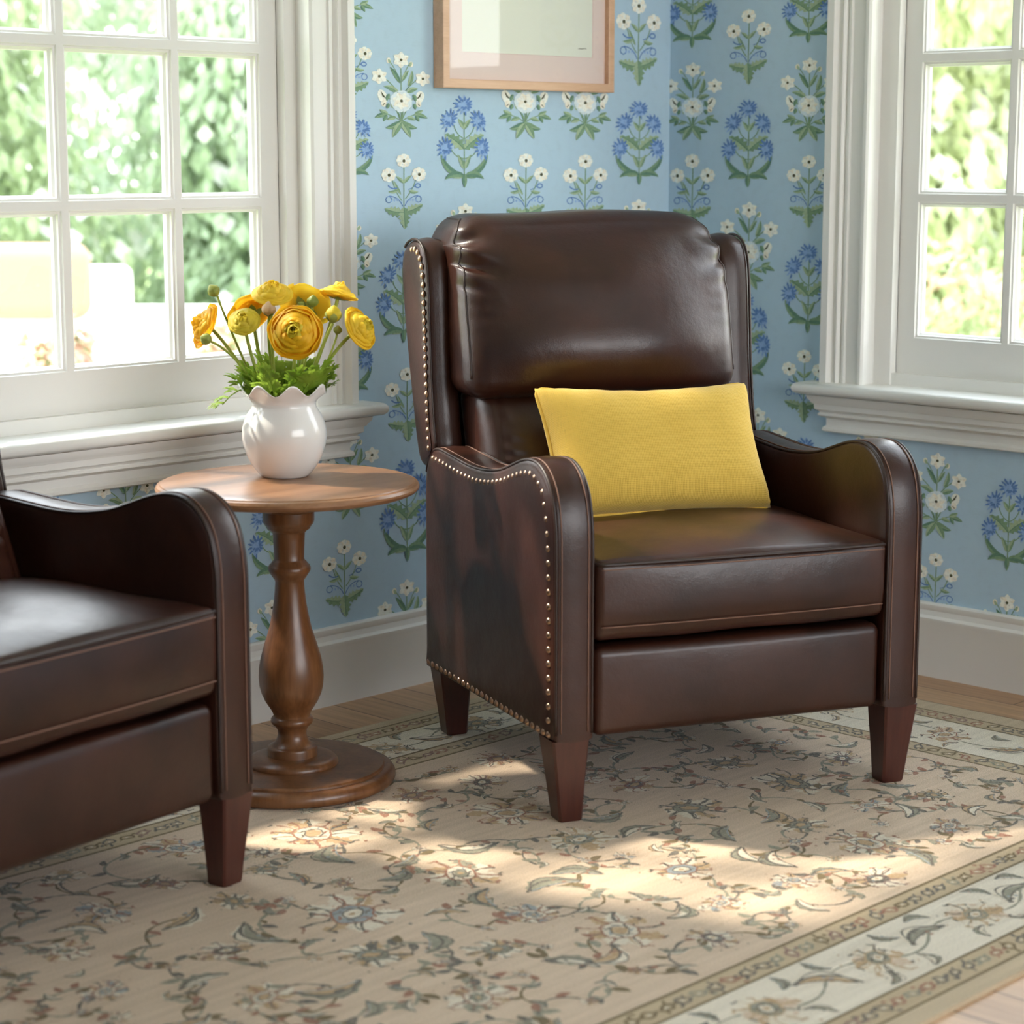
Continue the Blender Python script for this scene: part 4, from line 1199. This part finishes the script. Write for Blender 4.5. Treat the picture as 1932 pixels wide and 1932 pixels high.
# ------------------------------------------------------------------ framed picture on the back wall
pic = empty('framed_picture', (0,0,0))
tag(pic, 'wooden framed print with pink mount hanging on the back wall', 'picture')
px0, px1, pz0, pz1, dp = -.822, -.248, 1.345, 2.0, .032
mb = MB(); fw = .020
def frame_ring(o0, o1, y0, y1):
    pass
rows = []
for ins, y in ((0,-.001),(0,-dp),(.002,-dp-.001),(fw-.002,-dp-.001),(fw,-dp),(fw,-dp+.014)):
    rows.append([(px0+ins,y,pz0+ins),(px1-ins,y,pz0+ins),(px1-ins,y,pz1-ins),(px0+ins,y,pz1-ins)])
mb.grid(rows, True); mb.f.append((0,1,2,3)); mb.m.append(0)
mb.build('frame', M['frame_wood'], pic, smooth=False)
mb = MB(); yb = -dp+.013
def rect(x0,x1,z0,z1,y): return [(x0,y,z0),(x1,y,z0),(x1,y,z1),(x0,y,z1)]
ax0, ax1, az0, az1 = px0+.072, px1-.062, pz0+.080, pz1-.07
o_ = rect(px0+fw-.002,px1-fw+.002,pz0+fw-.002,pz1-fw+.002,yb); i_ = rect(ax0,ax1,az0,az1,yb); j_ = rect(ax0+.0015,ax1-.0015,az0+.0015,az1-.0015,yb+.002)
mb.grid([o_,i_,j_], True)
mb.build('mount', M['mat_pink'], pic, smooth=False)
mb = MB(); mb.add(rect(ax0,ax1,az0,az1,yb+.002),[(0,1,2,3)])
pr = mb.build('print', M['paper'], pic, smooth=False)
# pencil signature at the lower right of the sheet
mb = MB(); sx, sz = ax1-.052, az0+.020
pts = [(sx+.028*t/24+.0015*sin(t*1.9), yb+.0012, sz+.0016*sin(t*2.3)+.0005*t/8) for t in range(25)]
mb.tube(pts, .0004, 5); mb.build('signature', M['ink'], pic)
mb = MB(); mb.add(rect(px0+fw-.001,px1-fw+.001,pz0+fw-.001,pz1-fw+.001,yb-.005),[(0,1,2,3)])
mb.build('glazing', M['glass'], pic, smooth=False)

# ------------------------------------------------------------------ garden outside
GZ = -.35
def leafmat(name, c, tr=.4):
    return petal_mat(name, tuple(x*.75 for x in c), tuple(min(1,x*1.3) for x in c), tr)
GM = [leafmat('garden_leaf_a', (.40,.48,.28)), leafmat('garden_leaf_b', (.36,.45,.30)), leafmat('garden_leaf_c', (.48,.52,.30)), leafmat('garden_leaf_d', (.42,.49,.37))]
GM_FL = leafmat('garden_flower_cream', (.58,.36,.27)); GM_W = leafmat('garden_blossom', (.92,.90,.80))
M['bark'] = simple('bark', (.12,.09,.06), .9, bmp=.3, bscale=30)
M['stone'] = simple('pale_paving', (.72,.66,.58), .8, var=.08, vscale=2)
M['lawn'] = simple('lawn_green', (.26,.34,.12), .9, var=.25, vscale=3)
M['outdoor_white'] = simple('outdoor_white', (.82,.80,.77), .6)
M['blush'] = simple('blush_fabric', (.42,.22,.15), .8)
mb = MB(); mb.box(-30, 40, TH+.02, 45, GZ-.2, GZ); mb.box(TH+.02, 40, -30, TH+.02, GZ-.2, GZ)
tag(mb.build('ground', M['lawn'], smooth=False), 'sunlit lawn outside the windows', 'ground', kind='structure')
def shrub(name, c, r, h, n, ls, mi, label, cat, seed, fl=0, trunk=0, flm=None):
    rnd = random.Random(seed)
    root = empty(name, (c[0], c[1], GZ)); tag(root, label, cat)
    mb = MB(); fb = MB()
    blobs = []
    for k in range(9):
        a = rnd.uniform(0,6.28); q = rnd.uniform(0,.6)
        blobs.append((Vector((cos(a)*r*q, sin(a)*r*q, trunk+(.15+.65*k/8)*(h-trunk))), rnd.uniform(.35,.6)))
    for i in range(n):
        b, s = rnd.choice(blobs)
        d = Vector((rnd.gauss(0,1), rnd.gauss(0,1), rnd.gauss(0,1))).normalized()
        p = b + Vector((d.x*r*s, d.y*r*s, d.z*(h-trunk)*s*.5))*rnd.uniform(.6,1.0)
        p.z = max(.03, p.z)
        nn = (d+Vector((rnd.uniform(-.8,.8),rnd.uniform(-.8,.8),rnd.uniform(-.2,1)))).normalized()
        x = nn.cross(UP); x = x.normalized() if x.length > .1 else Vector((1,0,0)); y = nn.cross(x)
        l = ls*rnd.uniform(.6,1.3); w = l*.5
        tgt = fb if (fl and d.z > -.3 and rnd.random() < fl) else mb
        if tgt is fb: l *= 1.1; w = l
        tgt.add([p-y*l*.5, p+x*w*.5+nn*l*.08, p+y*l*.5, p-x*w*.5+nn*l*.08], [(0,1,2,3)])
    mb.build('foliage', GM[mi], root, smooth=False)
    if fb.v: fb.build('blossom', flm or GM_FL, root, smooth=False)
    tb = MB()
    for k in range(5):
        a = rnd.uniform(0,6.28); b, s = blobs[k]
        tb.tube(bez((cos(a)*.03, sin(a)*.03, 0), (b.x*.2, b.y*.2, b.z*.6), b, 6), [.05*(trunk and 1.6 or .4)*(1-.1*q) for q in range(7)], 6)
    tb.build('stems', M['bark'], root)
    return root
HZ = [((2.2,10.6),1.9,3.0,1,'tall dark green tree farthest left beyond the garden wall'),((3.9,9.9),1.7,3.2,0,'broad light green tree straight beyond the left window'),((5.6,8.6),1.7,2.9,1,'rounded green tree beyond the right half of the left window'),((7.2,6.4),1.6,2.8,3,'grey green tree between the views of both windows'),
      ((7.8,4.1),1.6,3.0,2,'yellow green tree beyond the right window'),((8.2,1.6),1.6,2.8,0,'green tree farthest right beyond the right window'),((6.3,11.6),2.2,3.7,3,'distant pale tree behind the broad light green tree')]
for i, (c, r, h, mi, lb) in enumerate(HZ):
    shrub('garden_tree', c, r, h-GZ, 6500, .16, mi, lb, 'tree', 40+i, .10 if i in (1,4) else .04, .0, GM_W)
shrub('garden_tree', (-2.9,4.0), 1.3, 7.2-GZ, 110, .20, 0, 'unseen leafy tree added to dapple the sunlight in the wide window', 'tree', 77, 0, 5.2, None)  # out of view, added only to break up the sun on the rug
BZ = [((.30,3.12),.30,.98,'cream and pink flowering shrub before the white garden sofa',.45),((.95,3.0),.26,.90,'low pink flowering shrub right of the garden sofa',.4),((2.6,4.0),.35,.75,'blush flowering shrub at the end of the garden wall',.40),((5.2,2.2),.6,1.1,'pale yellow flowering shrub below the right window',.3)]
for i, (c, r, h, lb, fl) in enumerate(BZ):
    shrub('flowering_shrub', c, r, h, 2200, .06, 0, lb, 'shrub', 60+i, fl)
# low white garden wall
gw = MB(); 
V, F_ = rbox((2.2,.16,.40), .03, (4,2,3), 3)
go = mesh_obj('garden_wall', V, F_, M['outdoor_white']); go.location = (2.35,5.05,GZ+.40); go.rotation_euler = (0,0,radians(-44))
tag(go, 'low white garden wall blown out by sunlight beyond the lawn', 'garden wall')
# white garden sofa with blush cushions
so = empty('garden_sofa', (.52,4.36,GZ), radians(-46))
tag(so, 'white garden sofa seen through the left window', 'sofa')
for nm, h, l, rr, mm in (('seat_base',(.75,.36,.20),(0,0,.22),.03,'outdoor_white'),('backrest',(.75,.10,.38),(0,.32,.70),.05,'outdoor_white'),('armrest',(.09,.38,.32),(.72,0,.33),.04,'outdoor_white'),('armrest',(.09,.38,.32),(-.72,0,.33),.04,'outdoor_white'),('seat_cushion',(.62,.30,.08),(0,-.04,.49),.05,'outdoor_white'),('back_cushion',(.24,.09,.16),(.36,.20,1.02),.07,'blush'),('back_cushion',(.24,.09,.16),(-.18,.20,1.0),.07,'blush')):
    V, F_ = rbox(h, rr, (4,4,4), 4)
    mesh_obj(nm, [(p[0]+l[0],p[1]+l[1],p[2]+l[2]) for p in V], F_, M[mm], so)

# ------------------------------------------------------------------ light, camera
w = bpy.data.worlds.new('World'); S.world = w; w.use_nodes = True
nt = w.node_tree; bg = nt.nodes['Background']
tc = N(nt, 'ShaderNodeTexCoord'); sp = N(nt, 'ShaderNodeSeparateXYZ'); nt.links.new(tc.outputs['Generated'], sp.inputs[0])
c = ramp(nt, sp.outputs[2], [(0.0, (.92,.93,.92)), (.25, (.95,.97,1.0)), (1.0, (.72,.84,1.0))])
nt.links.new(c, bg.inputs[0]); bg.inputs[1].default_value = 6.4
sd = bpy.data.lights.new('sun', 'SUN'); sd.energy = 7.8; sd.angle = radians(3.2); sd.color = (1.0,.90,.76)
so_ = bpy.data.objects.new('sun', sd); link(so_)
sdir = Vector((.37,-.88,-1.05)).normalized()
so_.rotation_euler = sdir.to_track_quat('-Z', 'Y').to_euler(); so_.location = (-3,6,6)

cam = bpy.data.cameras.new('camera'); co = bpy.data.objects.new('camera', cam); link(co)
cam.sensor_width = 36; cam.sensor_fit = 'HORIZONTAL'; cam.lens = 36*4040/1932
th, pt_ = radians(44), radians(9.5)
fwd = Vector((cos(th)*cos(pt_), sin(th)*cos(pt_), -sin(pt_)))
co.location = (-4.204,-3.510,1.2)
co.rotation_euler = fwd.to_track_quat('-Z', 'Y').to_euler()
cam.clip_start = .05; cam.clip_end = 200
cam.dof.use_dof = True; cam.dof.focus_distance = 4.35; cam.dof.aperture_fstop = 3.6; cam.dof.aperture_blades = 9
S.camera = co
S.view_settings.view_transform = 'Standard'; S.view_settings.look = 'None'; S.view_settings.exposure = 0.30; S.view_settings.gamma = 1
S.view_settings.use_curve_mapping = False
S.cycles.use_denoising = True
S.cycles.max_bounces = 8; S.cycles.diffuse_bounces = 5; S.cycles.glossy_bounces = 4; S.cycles.transparent_max_bounces = 12; S.cycles.transmission_bounces = 6
S.cycles.caustics_reflective = False; S.cycles.caustics_refractive = False
S.cycles.sample_clamp_indirect = 8
